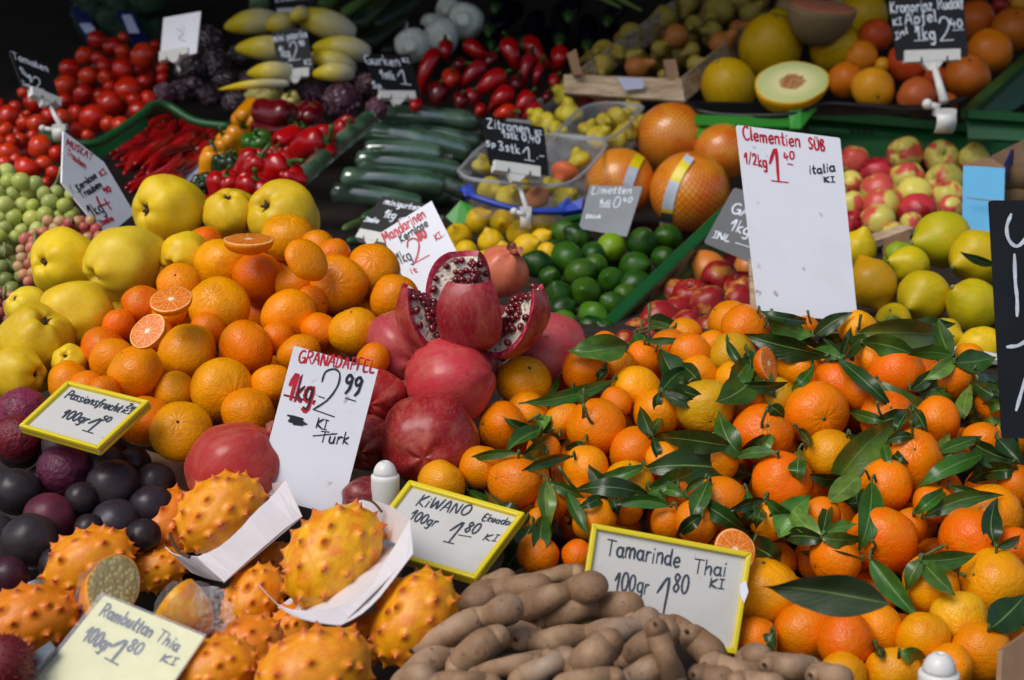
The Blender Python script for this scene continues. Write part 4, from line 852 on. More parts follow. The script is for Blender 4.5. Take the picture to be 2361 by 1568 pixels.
def clip(s, bar_q, stem=None, ball=None, clamp=None, mat='white_plastic', d2=None):
    """white clamp bar under a board, with its stem, ball knob and foot clamp where they show"""
    o = sub('clip', slab(s.poly(bar_q, .006), s.nw, .012), mat, s.o); bevel(o, .001)
    m0 = (Vector(bar_q[2]) + Vector(bar_q[3])) / 2; ex = Vector(bar_q[2]) - Vector(bar_q[3]); dn = Vector((-ex.y, ex.x)).normalized() * ex.length * .16
    if dn.y < 0: dn = -dn
    sub('neck', slab(s.poly([m0 - ex * .2, m0 + ex * .2, m0 + ex * .07 + dn, m0 - ex * .07 + dn], .005), s.nw, .009), mat, s.o)
    for k in (.28, .74):
        pt = Vector(bar_q[3]) + ex * k; VF = slab(s.poly([pt + dn * .0, pt + ex * .03, pt + ex * .018 - dn * .5, pt + ex * .004 - dn * .5], .0075), s.nw, .002); sub('slot', VF, 'black_plastic', s.o)
    if stem:
        dd = s.d; sub('stem', sweep([P(*stem[0][:2], stem[0][2]), P(*stem[1][:2], stem[1][2])], [stem[0][3] * dd / F, stem[1][3] * dd / F], 10), mat, s.o, True)
    if ball:
        c = P(*ball[:3]); r = ball[3] * s.d / F; v, f = lathe(ball_prof(1, 1, 10), 12); sub('knob', ([x * r + c for x in v], f), mat, s.o, True)
        e = P(ball[4], ball[5], ball[2]); sub('knob_arm', sweep([c, e], [r * .55, r * .8], 8), mat, s.o, True)
    if clamp:
        u, v, d, wd, ht = clamp; R1 = wd * d / F / 2; a = P(u, v, d); hh = ht * d / F; VFs = []
        pts = [a + RIGHT * (-R1 * .9 * 0) + UP * 0]
        arcp = [a - FWD * (R1 * .9 * math.sin(t)) - Vector((0, 0, hh * (1 - math.cos(t)) / 2)) for t in np.linspace(0, math.pi * 1.05, 12)]
        V = []; Fq = []
        for p in arcp: V += [p - RIGHT * R1 * .85, p + RIGHT * R1 * .85]
        V2 = [x + FWD * .004 for x in V]; n2 = len(V)
        for i in range(len(arcp) - 1): Fq += [(2 * i, 2 * i + 1, 2 * i + 3, 2 * i + 2), (n2 + 2 * i, n2 + 2 * i + 2, n2 + 2 * i + 3, n2 + 2 * i + 1), (2 * i, 2 * i + 2, n2 + 2 * i + 2, n2 + 2 * i), (2 * i + 1, n2 + 2 * i + 1, n2 + 2 * i + 3, 2 * i + 3)]
        sub('foot_clamp', (V + V2, Fq), mat, s.o, True)
        sub('foot_block', [x for x in [boxm((a.x - R1 * .9, a.y - R1 * .5, a.z - .004), (a.x + R1 * .9, a.y + R1 * .8, a.z + hh * .25))]][0], mat, s.o)

# white cards
s = card([(678,797),(872,852),(785,1190),(588,1140)], 1.385, 'white_card', 'price_card', 'tall white card headed GRANADAPFEL standing among pomegranates', 'price card', .56, tilt=.3)
write(s, s.o, 'GRANADAPFEL', (686,834), (862,859), 27, 'red_ink', 3.6)
write(s, s.o, '1kg.', (660,918), (727,930), 56, 'red_ink', 8); write(s, s.o, '1kg.', (661,918), (728,930), 56, 'black_ink', 4)
strokes(s, s.o, [[(656,911), (698,921)]], 'red_ink', 7); strokes(s, s.o, [[(657,912), (697,921)]], 'black_ink', 4)
strokes(s, s.o, [[(735,914), (747,918)], [(797,918), (819,925)], [(722,1005), (776,1000)], [(722,944), (770,961)]], 'black_ink', 4)
strokes(s, s.o, [[(742,880), (750,858), (770,851), (783,862), (778,890), (755,922), (722,944)]], 'black_ink', 4)
write(s, s.o, '99', (788,906), (828,914), 44, 'black_ink', 5.2); write(s, s.o, 'KI', (727,985), (752,991), 22, 'black_ink', 3.5); write(s, s.o, 'Türk', (735,1019), (802,1024), 26, 'black_ink', 3.5)
strokes(s, s.o, [[(664,958), (700,968), (666,964), (704,976), (664,970), (700,980), (674,976), (706,978)]], 'black_ink', 6)
s = card([(1698,288),(1937,318),(1978,742),(1748,722)], 1.76, 'white_card', 'price_card', 'tall white card headed Clementien SÜß behind the leafy clementines', 'price card', .56, tilt=.15, rad=5)
write(s, s.o, 'Clementien', (1713,321), (1846,340), 29, 'red_ink', 3.6); write(s, s.o, 'SÜß', (1865,343), (1903,349), 26, 'red_ink', 3.6); write(s, s.o, '1/2kg', (1717,376), (1768,387), 26, 'red_ink', 3.4)
write(s, s.o, '1', (1778,418), (1804,420), 70, 'red_ink', 6); strokes(s, s.o, [[(1779,417), (1816,421)], [(1816,378), (1827,380)]], 'red_ink', 4)
write(s, s.o, '40', (1808,370), (1833,367), 18, 'red_ink', 3.2); write(s, s.o, 'italia', (1866,402), (1925,395), 20, 'black_ink', 3.4); write(s, s.o, 'KI', (1899,421), (1924,420), 13, 'black_ink', 3.2)
s = card([(877,537),(995,463),(1090,655),(965,710)], 1.88, 'white_card', 'price_card', 'white card headed Mandarinen leaning behind the mandarins', 'price card', .62, tilt=.35)
write(s, s.o, 'Mandarinen', (889,560), (983,500), 24, 'red_ink', 3.4); write(s, s.o, 'Kernlose', (925,560), (988,520), 18, 'black_ink', 3); write(s, s.o, '1kg', (922,609), (952,600), 28, 'black_ink', 3)
write(s, s.o, '2', (955,607), (990,589), 52, 'red_ink', 3.6); write(s, s.o, '80', (966,556), (986,545), 20, 'red_ink', 5); write(s, s.o, 'KI', (1005,555), (1019,546), 13, 'red_ink', 3); write(s, s.o, 'it', (948,632), (964,626), 13, 'red_ink', 3)
s = Sign([(150,345),(240,374),(310,492),(246,546)], 1.99, .8, tilt=.35, yaw=.4); s.q = [Vector(p) for p in ((143,418), (240,374), (310,492), (246,546))]
s.o = thing('price_card', slab(s.poly([(147,302), (240,374), (310,492), (246,546), (143,420)]), s.nw, .003), 'white_card', 'crumpled white card for Trauben behind the grapes', 'price card')
write(s, s.o, 'MUSKAT', (152,334), (212,372), 15, 'red_ink', 2.2, upv=(2, -10)); write(s, s.o, 'Trauben', (153,356), (196,390), 14, 'red_ink', 2.0, upv=(2, -10)); write(s, s.o, 'Kernlose', (180,440), (224,409), 16, 'black_ink', 2.6); write(s, s.o, 'Trauben', (189,457), (236,430), 17, 'black_ink', 2.8)
write(s, s.o, '1kg', (212,500), (242,488), 30, 'black_ink', 2.8); write(s, s.o, '4', (240,487), (266,480), 40, 'red_ink', 4); write(s, s.o, '90', (243,447), (258,440), 14, 'red_ink', 3); write(s, s.o, 'KI', (233,408), (246,399), 13, 'red_ink', 3); write(s, s.o, 'Italia', (234,520), (262,507), 13, 'red_ink', 2.8)
# yellow framed signs
INK = 'grey_ink'
s = card([(158,883),(347,930),(228,1041),(45,988)], 1.39, 'grey_card', 'price_sign', 'yellow framed price sign reading Passionsfrucht above the passion fruits', 'price sign', 1.42, tilt=.7); frame(s, 8)
write(s, s.o, 'Passionsfrucht', (148,917), (273,951), 23, INK, 3); write(s, s.o, '100gr', (139,962), (197,978), 26, INK, 3.2); write(s, s.o, '|1', (186,992), (212,1000), 42, INK, 3.8); write(s, s.o, '50', (232,969), (251,974), 15, INK, 2.6); write(s, s.o, 'Zan', (290,940), (318,947), 13, INK, 2.6); write(s, s.o, 'KI', (278,951), (299,956), 11, INK, 2.6)
s = card([(945,1112),(1212,1188),(1097,1341),(830,1264)], 1.31, 'grey_card', 'price_sign', 'yellow framed price sign reading KIWANO beside the white trays', 'price sign', 1.42, tilt=.6); frame(s, 11)
write(s, s.o, 'KiWANO', (957,1166), (1079,1190), 29, INK, 3.2); write(s, s.o, '100gr', (941,1197), (1002,1216), 26, INK, 3); write(s, s.o, '|1', (1018,1249), (1044,1255), 56, INK, 3.6); write(s, s.o, '80', (1067,1227), (1098,1233), 28, INK, 3); strokes(s, s.o, [[(1057,1234), (1086,1239)]], INK, 3.2); write(s, s.o, 'Ekuador', (1110,1200), (1180,1213), 18, INK, 2.6); write(s, s.o, 'KI', (1112,1245), (1143,1249), 18, INK, 2.8)
s = card([(1365,1207),(1733,1275),(1697,1510),(1330,1442)], 1.235, 'grey_card', 'price_sign', 'yellow framed price sign reading Tamarinde Thai behind the tamarind pods', 'price sign', 1.5, tilt=.3); frame(s, 13)
write(s, s.o, 'Tamarinde', (1397,1278), (1566,1308), 38, INK, 4.2); write(s, s.o, 'Thai', (1598,1321), (1672,1330), 32, INK, 3.8); write(s, s.o, 'KI', (1634,1353), (1667,1357), 21, INK, 4); write(s, s.o, '100gr', (1415,1358), (1494,1370), 40, INK, 3.8); write(s, s.o, '|1', (1508,1407), (1545,1421), 86, INK, 5); write(s, s.o, '80', (1549,1366), (1586,1368), 42, INK, 4)
sub('torn_tape', slab(s.poly([(1703,1350), (1716,1340), (1722,1366), (1712,1392), (1703,1372)], .0065), s.nw, .001), 'white_card', s.o)
s = card([(240,1373),(471,1467),(318,1690),(68,1586)], 1.09, 'cream_card', 'price_sign', 'pale yellow card in a clear sleeve reading Rambuttan at the bottom edge', 'price sign', 1.3, tilt=.75, rad=5)
sub('sleeve', slab(s.poly([(236,1367), (479,1466), (322,1700), (60,1590)], .0016), s.nw, .0003), 'clear_plastic', s.o)
write(s, s.o, 'Rambuttan', (228,1418), (346,1471), 32, INK, 4.6); write(s, s.o, 'Thia', (357,1476), (408,1503), 30, INK, 4.4); write(s, s.o, '100gr', (188,1475), (247,1503), 38, INK, 4.6); write(s, s.o, '|1', (238,1516), (272,1534), 60, INK, 5.6); write(s, s.o, '80', (289,1500), (321,1511), 32, INK, 4.6); write(s, s.o, 'KI', (367,1524), (403,1534), 20, INK, 5)
# chalk boards
s = card([(1112,272),(1254,293),(1267,405),(1130,380)], 2.42, 'chalkboard', 'price_board', 'black chalk board reading Zitronen before the pear punnet', 'price board', 1.3, rad=5, tilt=.15)
for a in (('Zitronen', (1124,294), (1222,309), 21), ('1stk 0,40', (1158,316), (1246,331), 17), ('3stk', (1150,345), (1200,356), 21), ('Sp', (1121,337), (1143,340), 13), ('|1', (1206,367), (1232,371), 32), ('.-', (1236,366), (1256,369), 18), ('KI', (1233,309), (1249,311), 9)): write(s, s.o, a[0], a[1], a[2], a[3], 'chalk', 2.6)
clip(s, [(1136,372), (1243,387), (1243,412), (1136,396)], ((1192,415,2.41,4.5), (1216,485,2.39,7)), (1185,488,2.385,9,1210,495), (1212,488,2.39,30,40))
s = card([(840,125),(945,125),(974,228),(870,217)], 2.9, 'chalkboard', 'price_board', 'black chalk board reading Gurken behind the cucumbers', 'price board', 1.05, rad=4, tilt=.15)
for a in (('Gurken', (843,147), (924,153), 21), ('1stk', (879,180), (912,184), 20), ('|1', (920,193), (946,196), 32), ('Sp.', (860,202), (886,206), 15), ('KI', (928,143), (944,144), 10)): write(s, s.o, a[0], a[1], a[2], a[3], 'chalk', 2.6)
clip(s, [(872,212), (955,213), (957,231), (874,229)])
s = card([(627,74),(705,62),(725,164),(643,175)], 2.9, 'chalkboard', 'price_board', 'small black chalk board reading mini paprika among the chicory', 'price board', .75, rad=4, tilt=.15)
for a in (('mini paprika', (631,97), (709,85), 17), ('1kg', (646,131), (670,132), 25), ('2', (673,142), (695,139), 44), ('90', (690,107), (703,105), 12), ('Italia', (643,161), (674,157), 13), ('KI', (702,150), (718,148), 11)): write(s, s.o, a[0], a[1], a[2], a[3], 'chalk', 2.3)
clip(s, [(645,163), (713,157), (713,178), (647,186)])
s = card([(630,-32),(720,-38),(729,20),(635,25)], 3.3, 'chalkboard', 'price_board', 'black chalk board cut off by the top edge above the chicory', 'price board', 1.4, tilt=.1)
write(s, s.o, 'Zucchini', (634,4), (716,-2), 12, 'chalk', 2.2); clip(s, [(638,22), (690,20), (690,42), (640,46)])
s = card([(2048,-2),(2221,-8),(2233,130),(2067,140)], 2.66, 'chalkboard', 'price_board', 'black chalk board reading Kronprinz Rudolf Äpfel on the green crate', 'price board', 1.25, rad=5, tilt=.1)
for a in (('Kronprinz', (2053,30), (2150,23), 24), ('Rudolf', (2162,22), (2222,17), 24), ('KI', (2059,60), (2079,56), 15), ('Äpfel', (2087,57), (2160,49), 26), ('Inl', (2065,92), (2093,76), 15), ('2', (2168,97), (2199,96), 52), ('40', (2192,63), (2221,62), 19)): write(s, s.o, a[0], a[1], a[2], a[3], 'chalk', 3)
write(s, s.o, '1kg', (2112,91), (2158,92), 32, 'chalk', 3.4); strokes(s, s.o, [[(2108,94), (2133,93)], [(2197,70), (2221,68)]], 'chalk', 3)
clip(s, [(2084,118), (2212,114), (2212,140), (2084,146)], ((2153,150,2.65,7), (2177,235,2.62,11)), (2138,240,2.60,12,2165,248), (2178,262,2.6,52,44))
s = card([(1360,427),(1482,430),(1445,546),(1334,527)], 2.28, 'grey_board', 'price_board', 'grey board reading Limetten standing over the limes', 'price board', 1.05, rad=4, tilt=.3)
for a in (('Limetten', (1363,448), (1456,446), 18), ('1stk', (1380,478), (1407,479), 19), ('0', (1411,479), (1428,480), 25), ('40', (1436,467), (1457,467), 13), ('Stück', (1350,503), (1385,503), 9)): write(s, s.o, a[0], a[1], a[2], a[3], 'chalk', 2.0)
s = card([(1692,432),(1815,468),(1760,618),(1622,560)], 2.12, 'slate_board', 'price_board', 'dark grey board half hidden behind the Clementien card', 'price board', .95, rad=8, tilt=.4)
for a in (('GALA', (1683,490), (1770,512), 24), ('1kg 1', (1680,530), (1752,552), 26), ('INL', (1643,547), (1682,557), 15)): write(s, s.o, a[0], a[1], a[2], a[3], 'chalk', 3.2)
strokes(s, s.o, [[(1696,560), (1735,572)]], 'chalk', 3.2)
s = card([(882,452),(978,472),(930,552),(822,532)], 2.15, 'chalkboard', 'price_board', 'black board lying behind the Mandarinen card', 'price board', 1.2, tilt=.9)
for a in (('minigurken', (884,470), (966,486), 14), ('1kg', (882,501), (908,506), 20), ('2', (908,522), (936,520), 22), ('Italia', (839,510), (872,514), 12)): write(s, s.o, a[0], a[1], a[2], a[3], 'chalk', 2.4)
clip(s, [(834,532), (900,545), (890,566), (822,552)])
s = card([(22,118),(113,148),(138,230),(52,200)], 2.5, 'chalkboard', 'price_board', 'small black chalk board leaning in the left tomatoes', 'price board', 1.1, tilt=.2, yaw=.5)
for a in (('Tomaten', (31,136), (112,166), 17), ('1kg', (48,168), (74,186), 18), ('2', (82,202), (102,208), 28), ('Inl', (53,196), (72,206), 11)): write(s, s.o, a[0], a[1], a[2], a[3], 'chalk', 2.4)
clip(s, [(68,202), (137,230), (137,248), (70,222)], ((112,240,2.49,4), (140,290,2.47,7)), (98,296,2.46,8,125,300), (138,295,2.46,34,30))
s = card([(377,41),(463,26),(453,122),(368,144)], 2.85, 'white_card', 'price_card', 'blank white card back standing over the vine tomatoes', 'price card', .9, tilt=.1)
strokes(s, s.o, [[(408,66), (424,78), (412,88), (428,96)], [(420,60), (428,72)]], 'grey_board', 1.5)
clip(s, [(370,122), (436,110), (436,126), (370,144)], ((408,142,2.85,4), (414,166,2.84,4)))
# black board close by on the right
s = card([(2281,462),(2470,462),(2500,1015),(2312,1010)], 1.33, 'chalkboard', 'price_board', 'big black chalk board cut off by the right picture edge', 'price board', .42, rad=8, tilt=.1)
strokes(s, s.o, [[(2330,495), (2320,525), (2326,555), (2345,568), (2366,545), (2380,500)], [(2338,588), (2340,650), (2344,690), (2344,728)], [(2400,650), (2372,768), (2350,795), (2322,800)], [(2390,800), (2362,880), (2343,945)]], 'chalk', 8)

# ------------------------------------------------------------ crates, boxes, trays
root = board('wooden_crate', [(1300,172,2.93),(1571,181,2.90),(1579,233,2.88),(1300,214,2.91)], .008, 'crate_wood', 'pale wooden crate holding the big pears at the top', 'crate')
board('side_panel', [(1571,180,2.905),(1770,20,3.5),(1765,80,3.48),(1579,234,2.88)], .008, 'crate_wood', root=root)
board('side_panel', [(1322,172,2.94),(1560,-4,3.5),(1562,60,3.5),(1330,215,2.93)], .008, 'crate_wood', root=root)
for q in ([(1308,124,2.9),(1328,112,2.9),(1342,171,2.9),(1322,173,2.9)], [(1530,138,2.92),(1558,136,2.92),(1567,184,2.9),(1540,184,2.9)]): board('corner_post', q, .02, 'brown_card', root=root)
board('paper_label', [(1422,178,2.885),(1483,181,2.885),(1484,204,2.885),(1440,208,2.885)], .0005, 'lilac_paper', root=root)
# black basket under melons
root = thing('black_basket', tube([(1585,236,2.8),(1612,256,2.76),(1690,266,2.74),(1825,264,2.72),(1890,240,2.74),(1990,244,2.74),(2085,252,2.74),(2170,244,2.74),(2225,225,2.8)], 6, None, n=8, k=40), 'black_plastic', 'black basket rim below the melons and oranges', 'basket', smooth=True)
board('side_wall', [(1590,236,2.83),(2200,246,2.83),(2180,266,2.84),(1610,266,2.84)], .01, 'black_plastic', root=root)
def crate_rim(pts, d, w_): return [tuple(p) for p in pts]
root = board('green_crate', [(1602,276,2.76),(1832,280,2.74),(1832,345,2.72),(1610,345,2.72)], .008, 'bright_green_crate', 'bright green plastic crate edge below the melons', 'crate')
sub('rim', bar(P(1602,276,2.75), P(1834,281,2.73), .018, .018), 'bright_green_crate', root)
board('corner_lug', [(1818,254,2.72),(1846,244,2.72),(1884,248,2.74),(1846,296,2.71),(1822,296,2.71)], .012, 'bright_green_crate', root=root)
root = board('green_crate', [(1850,262,2.90),(2440,312,2.90),(2440,400,2.86),(1890,372,2.86)], .008, 'green_crate', 'dark green slotted plastic crate around the red and yellow apples', 'crate')
sub('rim', bar(P(1852,262,2.885), P(2440,312,2.885), .022, .016), 'green_crate', root)
sub('side_rim', bar(P(1856,258,2.885), P(1800,330,2.7), .02, .02), 'green_crate', root)
for k in range(15):
    u = 2112 + k * 21; v = 338 + k * 2.2; board('slot', [(u,v - 2,2.868),(u + 9,v - 1,2.868),(u + 14,v + 28,2.858),(u + 5,v + 27,2.858)], .0006, 'black_plastic', root=root)
for k in range(4): board('slot', [(1960 + k * 15,298 + k,2.885),(1968 + k * 15,298 + k,2.885),(1969 + k * 15,305 + k,2.882),(1961 + k * 15,305 + k,2.882)], .0006, 'black_plastic', root=root)
root = board('green_crate', [(2228,266,2.76),(2440,280,2.74),(2440,330,2.73),(2232,318,2.75)], .01, 'green_crate', 'dark green crate corner at the right edge beside the oranges', 'crate')
sub('rim', bar(P(2230,262,2.75), P(2450,276,2.73), .024, .014), 'green_crate', root); sub('side_rim', bar(P(2232,262,2.76), P(2420,90,3.3), .024, .016), 'green_crate', root)
board('side_panel', [(2238,268,2.765),(2430,95,3.32),(2440,190,3.3),(2260,300,2.78)], .006, 'green_crate', root=root)
# crate between limes and red apples
root = thing('green_crate', bar(P(1362,790,1.93), P(1712,452,2.42), .022, .012), 'green_crate', 'green plastic crate rim running aslant between limes and apples', 'crate')
bevel(root, .003); board('side_panel', [(1386,796,1.935),(1716,480,2.43),(1716,540,2.42),(1420,840,1.93)], .004, 'green_crate', root=root)
for k in range(9):
    t = k / 9; u, v, d = 1400 + 300 * t, 790 - 285 * t, 1.925 + .48 * t; board('rib', [(u,v,d),(u + 9,v - 9,d + .014),(u + 20,v + 22,d + .01),(u + 10,v + 34,d)], .003, 'bright_green_crate', root=root)
for q in ([(1028,500,2.56),(1062,462,2.56),(1090,476,2.56),(1090,512,2.55),(1050,520,2.55)], [(1288,492,2.55),(1300,478,2.55),(1345,472,2.55),(1348,500,2.54),(1300,515,2.54)]): board('corner_lug', q, .012, 'bright_green_crate', root=root)
root = thing('blue_tray', tube([(1064,436,2.47),(1100,456,2.44),(1190,482,2.42),(1270,488,2.42),(1348,482,2.44),(1370,470,2.47)], 8, None, n=8, k=24), 'blue_plastic', 'blue plastic tray under the front pear punnet', 'tray', smooth=True)
for q in ([(1064,430,2.46),(1086,424,2.46),(1096,448,2.44),(1070,452,2.45)], [(1284,476,2.43),(1310,454,2.43),(1318,466,2.43),(1344,456,2.43),(1340,482,2.42),(1290,490,2.42)]): board('corner_lug', q, .012, 'blue_plastic', root=root)
board('blue_box', [(1530,246,3.0),(1545,228,3.0),(1560,244,3.0),(1548,262,2.99)], .02, 'blue_plastic', 'blue plastic tab between the pears and the top pomelo', 'tab')
# green tray rims among tomatoes and chillies
root = thing('green_tray', tube([(95,308,2.64),(150,328,2.6),(215,330,2.6),(268,305,2.64),(330,262,2.7),(352,242,2.74),(390,246,2.76),(450,280,2.74),(530,292,2.72)], 10, None, n=8, k=40), 'green_crate', 'green plastic tray rims between the tomatoes and the chillies', 'tray', smooth=True)
board('side_wall', [(210,338,2.62),(335,266,2.72),(345,290,2.72),(225,372,2.62)], .006, 'green_crate', root=root)
board('paper_sheet', [(380,408,2.60),(470,326,2.76),(512,344,2.74),(430,424,2.58)], .002, 'lilac_paper', 'white paper sheet showing beside the red chillies', 'paper')
0 and board('paper_sheet', [(752,486,2.5),(800,478,2.5),(850,520,2.45),(790,530,2.44)], .002, 'lilac_paper', 'white paper edge below the cucumbers', 'paper')
# front left wooden crate
root = board('wooden_crate', [(255,1046,1.50),(312,1030,1.55),(428,1066,1.54),(386,1100,1.46)], .012, 'crate_wood', 'weathered wooden crate edge behind the passion fruits', 'crate')
board('end_board', [(386,1101,1.458),(428,1068,1.535),(434,1132,1.52),(396,1150,1.45)], .01, 'crate_wood', root=root)
board('cardboard_tray', [(20,1362,1.33),(318,1234,1.36),(324,1246,1.355),(34,1376,1.325)], .004, 'paper_tray', 'pale cardboard edge between passion fruits and kiwanos', 'tray')
board('cardboard_tray', [(66,1512,1.10),(116,1478,1.11),(128,1494,1.10),(84,1540,1.09)], .003, 'grey_board', 'grey cardboard corner left of the Rambuttan card', 'tray')
# lemon crate, blue box, right hand boards
root = board('wooden_crate', [(1972,551,2.2),(2080,518,2.24),(2110,524,2.22),(2006,560,2.18)], .01, 'crate_wood', 'weathered wooden crate edge behind the big lemons', 'crate')
board('end_board', [(2040,552,2.19),(2098,534,2.2),(2098,580,2.2),(2044,606,2.19)], .01, 'brown_card', root=root)
board('crate_edge', [(2192,798,1.68),(2330,820,1.68),(2330,836,1.67),(2192,812,1.67)], .006, 'paper_tray', 'pale board edge under the lowest lemon beside the black board', 'crate')
root = board('cardboard_box', [(2221,380,2.2),(2317,388,2.18),(2313,545,2.16),(2218,532,2.18)], .006, 'blue_card', 'light blue cardboard box with torn corner holding kiwi fruit', 'box')
board('side_panel', [(2318,386,2.185),(2338,344,2.3),(2336,408,2.29),(2318,418,2.19)], .004, 'navy_card', root=root)
board('inner_panel', [(2262,372,2.28),(2370,318,2.36),(2400,480,2.34),(2300,480,2.28)], .004, 'brown_card', root=root)
board('fold_edge', [(2222,378,2.199),(2264,366,2.27),(2288,366,2.26),(2318,385,2.18)], .005, 'brown_card', root=root)
board('slit', [(2230,455,2.168),(2310,464,2.158),(2310,467,2.158),(2230,458,2.168)], .0008, 'brown_card', root=root)
for u, v, r, l in ((2348,412,34,'brown kiwi fruit inside the blue box, the upper one'), (2340,462,30,'brown kiwi fruit inside the blue box, the lower one')):
    o = ob('kiwi_fruit', KIND['kiwi']['mesh'][0]); o.location = P(u, v, 2.25); o.scale = (r * 2.25 / F,) * 3; o.rotation_euler = (1, .6, .3); tag(o, l, 'kiwi fruit', 'kiwi fruit in the blue box')
root = board('cardboard_box', [(2312,1498,1.13),(2372,1456,1.17),(2420,1580,1.14),(2304,1640,1.1)], .004, 'brown_card', 'brown cardboard box corner at the lower right edge', 'box')
thing('wooden_stake', bar(P(1737,600,1.785), P(1746,790,1.75), .012, .008), 'crate_wood', 'thin wooden stake behind the Clementien card', 'stake')
# boxes of greens, upper left
root = board('navy_box', [(160,14,3.6),(194,16,3.6),(224,70,3.56),(200,100,3.55)], .02, 'navy_card', 'dark blue carton edge at the upper left above the tomatoes', 'box')
board('label_patch', [(182,54,3.54),(208,53,3.54),(220,68,3.53),(198,78,3.53)], .002, 'lilac_paper', root=root)
root = board('navy_box', [(266,24,3.56),(306,26,3.56),(345,96,3.5),(306,92,3.5)], .02, 'navy_card', 'dark blue carton with pink label left of the blank white card', 'box')
board('label_patch', [(280,34,3.49),(302,34,3.49),(322,76,3.48),(297,76,3.48)], .002, 'lilac_paper', root=root)
rg = random.Random(9); VFs = []
for k in range(70):
    u, v = rg.uniform(195, 375), rg.uniform(-30, 75); c = P(u, v, 3.68 + rg.uniform(-.06, .06)); r = rg.uniform(.02, .045); vv, ff = lathe(ball_prof(1, 1, 8), 10, lambda q, k=k: q * (1 + .35 * nz(q, 3, k))); VFs.append(([x * r + c for x in vv], ff))
thing('leafy_greens', merge(VFs), 'broccoli', None, None, kind='stuff', smooth=True)
# ------------------------------------------------------------ long vegetables
r5 = random.Random(21)
def long_item(name, pts, r, mat, tint, lab, cat, grp, prof=None, n=12, k=18, extra=None, lum=0):
    vf = tube(pts, r, mat, n=n, k=k, prof=prof or capsule())
    if lum: vf = ([v + Vector((nz(v * 40, 1, 3), nz(v * 40, 1, 5), nz(v * 40, 1, 9))) * lum for v in vf[0]], vf[1])
    o = thing(name, vf, mat, lab, cat, grp, smooth=True); color(o, tint); return o
# cucumbers (left end, right end, radius, depth)
def B3(x, y): return (787.2 + x / 3, y / 3)
CU = [((205,795),(970,845),50,3.0),((460,905),(960,985),38,2.97),((130,895),(905,1060),58,2.93),((150,1040),(700,1075),50,2.89),((85,1105),(835,1190),50,2.85),((95,1185),(640,1215),42,2.82),((-10,1235),(725,1290),58,2.77),((-80,1330),(560,1425),52,2.70),((300,1400),(650,1500),40,2.66),((620,1250),(840,1330),40,2.80),((300,980),(960,1100),46,2.99),((200,1130),(880,1240),46,2.92),((100,1290),(760,1360),46,2.84),((420,860),(980,930),42,3.05)]
cl = []
for a, b, r, d in CU:
    (u0, v0), (u1, v1) = B3(*a), B3(*b); mid = ((u0 + u1) / 2, (v0 + v1) / 2 - r * .10, d)
    o = long_item('cucumber', [(u0, v0, d), mid, (u1, v1, d + .02)], r / 3 * 1.42, 'cucumber_film', (40, 70, 50), None, 'cucumber', 'cucumbers in shrink film', capsule(.07), 14, 26); cl.append((o, 'film wrapped cucumber', (u0 + u1) / 2, (v0 + v1) / 2))
    e = r / 3
    vf = tube([(u1 - 2, v1, d + .018), (u1 + e * .6, v1 + 3, d + .02), (u1 + e * 1.3, v1 + 1, d + .02)], e * .5, None, n=8, k=6, prof=lambda t: 1 - .55 * t + .4 * (t > .8)); sub('film_end', vf, 'cling_film', o, True)
ORDN = ['first', 'second', 'third', 'fourth', 'fifth', 'sixth', 'seventh', 'eighth', 'ninth', 'tenth', 'eleventh', 'twelfth', 'thirteenth', 'fourteenth']
for k, (o, *_x) in enumerate(sorted(cl, key=lambda t: t[3])): o['label'] = f'film wrapped green cucumber, {ORDN[k]} from the top of the cucumber pile'
o = long_item('cucumber', [(676,428,2.42), (760,350,2.6), (862,266,2.82)], 22, 'cucumber_film', (30, 56, 36), 'dark cucumber lying aslant against the red peppers', 'cucumber', 'cucumbers in shrink film', capsule(.06), 14, 26)
sub('film_end', tube([(676,430,2.42),(668,438,2.41),(658,436,2.41)], 10, None, n=8, k=6, prof=lambda t: 1 - .5 * t), 'cling_film', o, True)
for u, v, a, b, l in ((835,505,880,480,'small green mini cucumber left of the lying black board'),(790,530,850,505,'mini cucumber beside the white paper edge'),(800,556,866,560,'mini cucumber behind the mandarins under the black board')):
    long_item('mini_cucumber', [(u, v, 2.3), (a, b, 2.36)], 11, 'vegetable_skin', (50, 84, 50), l, 'mini cucumber', 'mini cucumbers', capsule(.2))
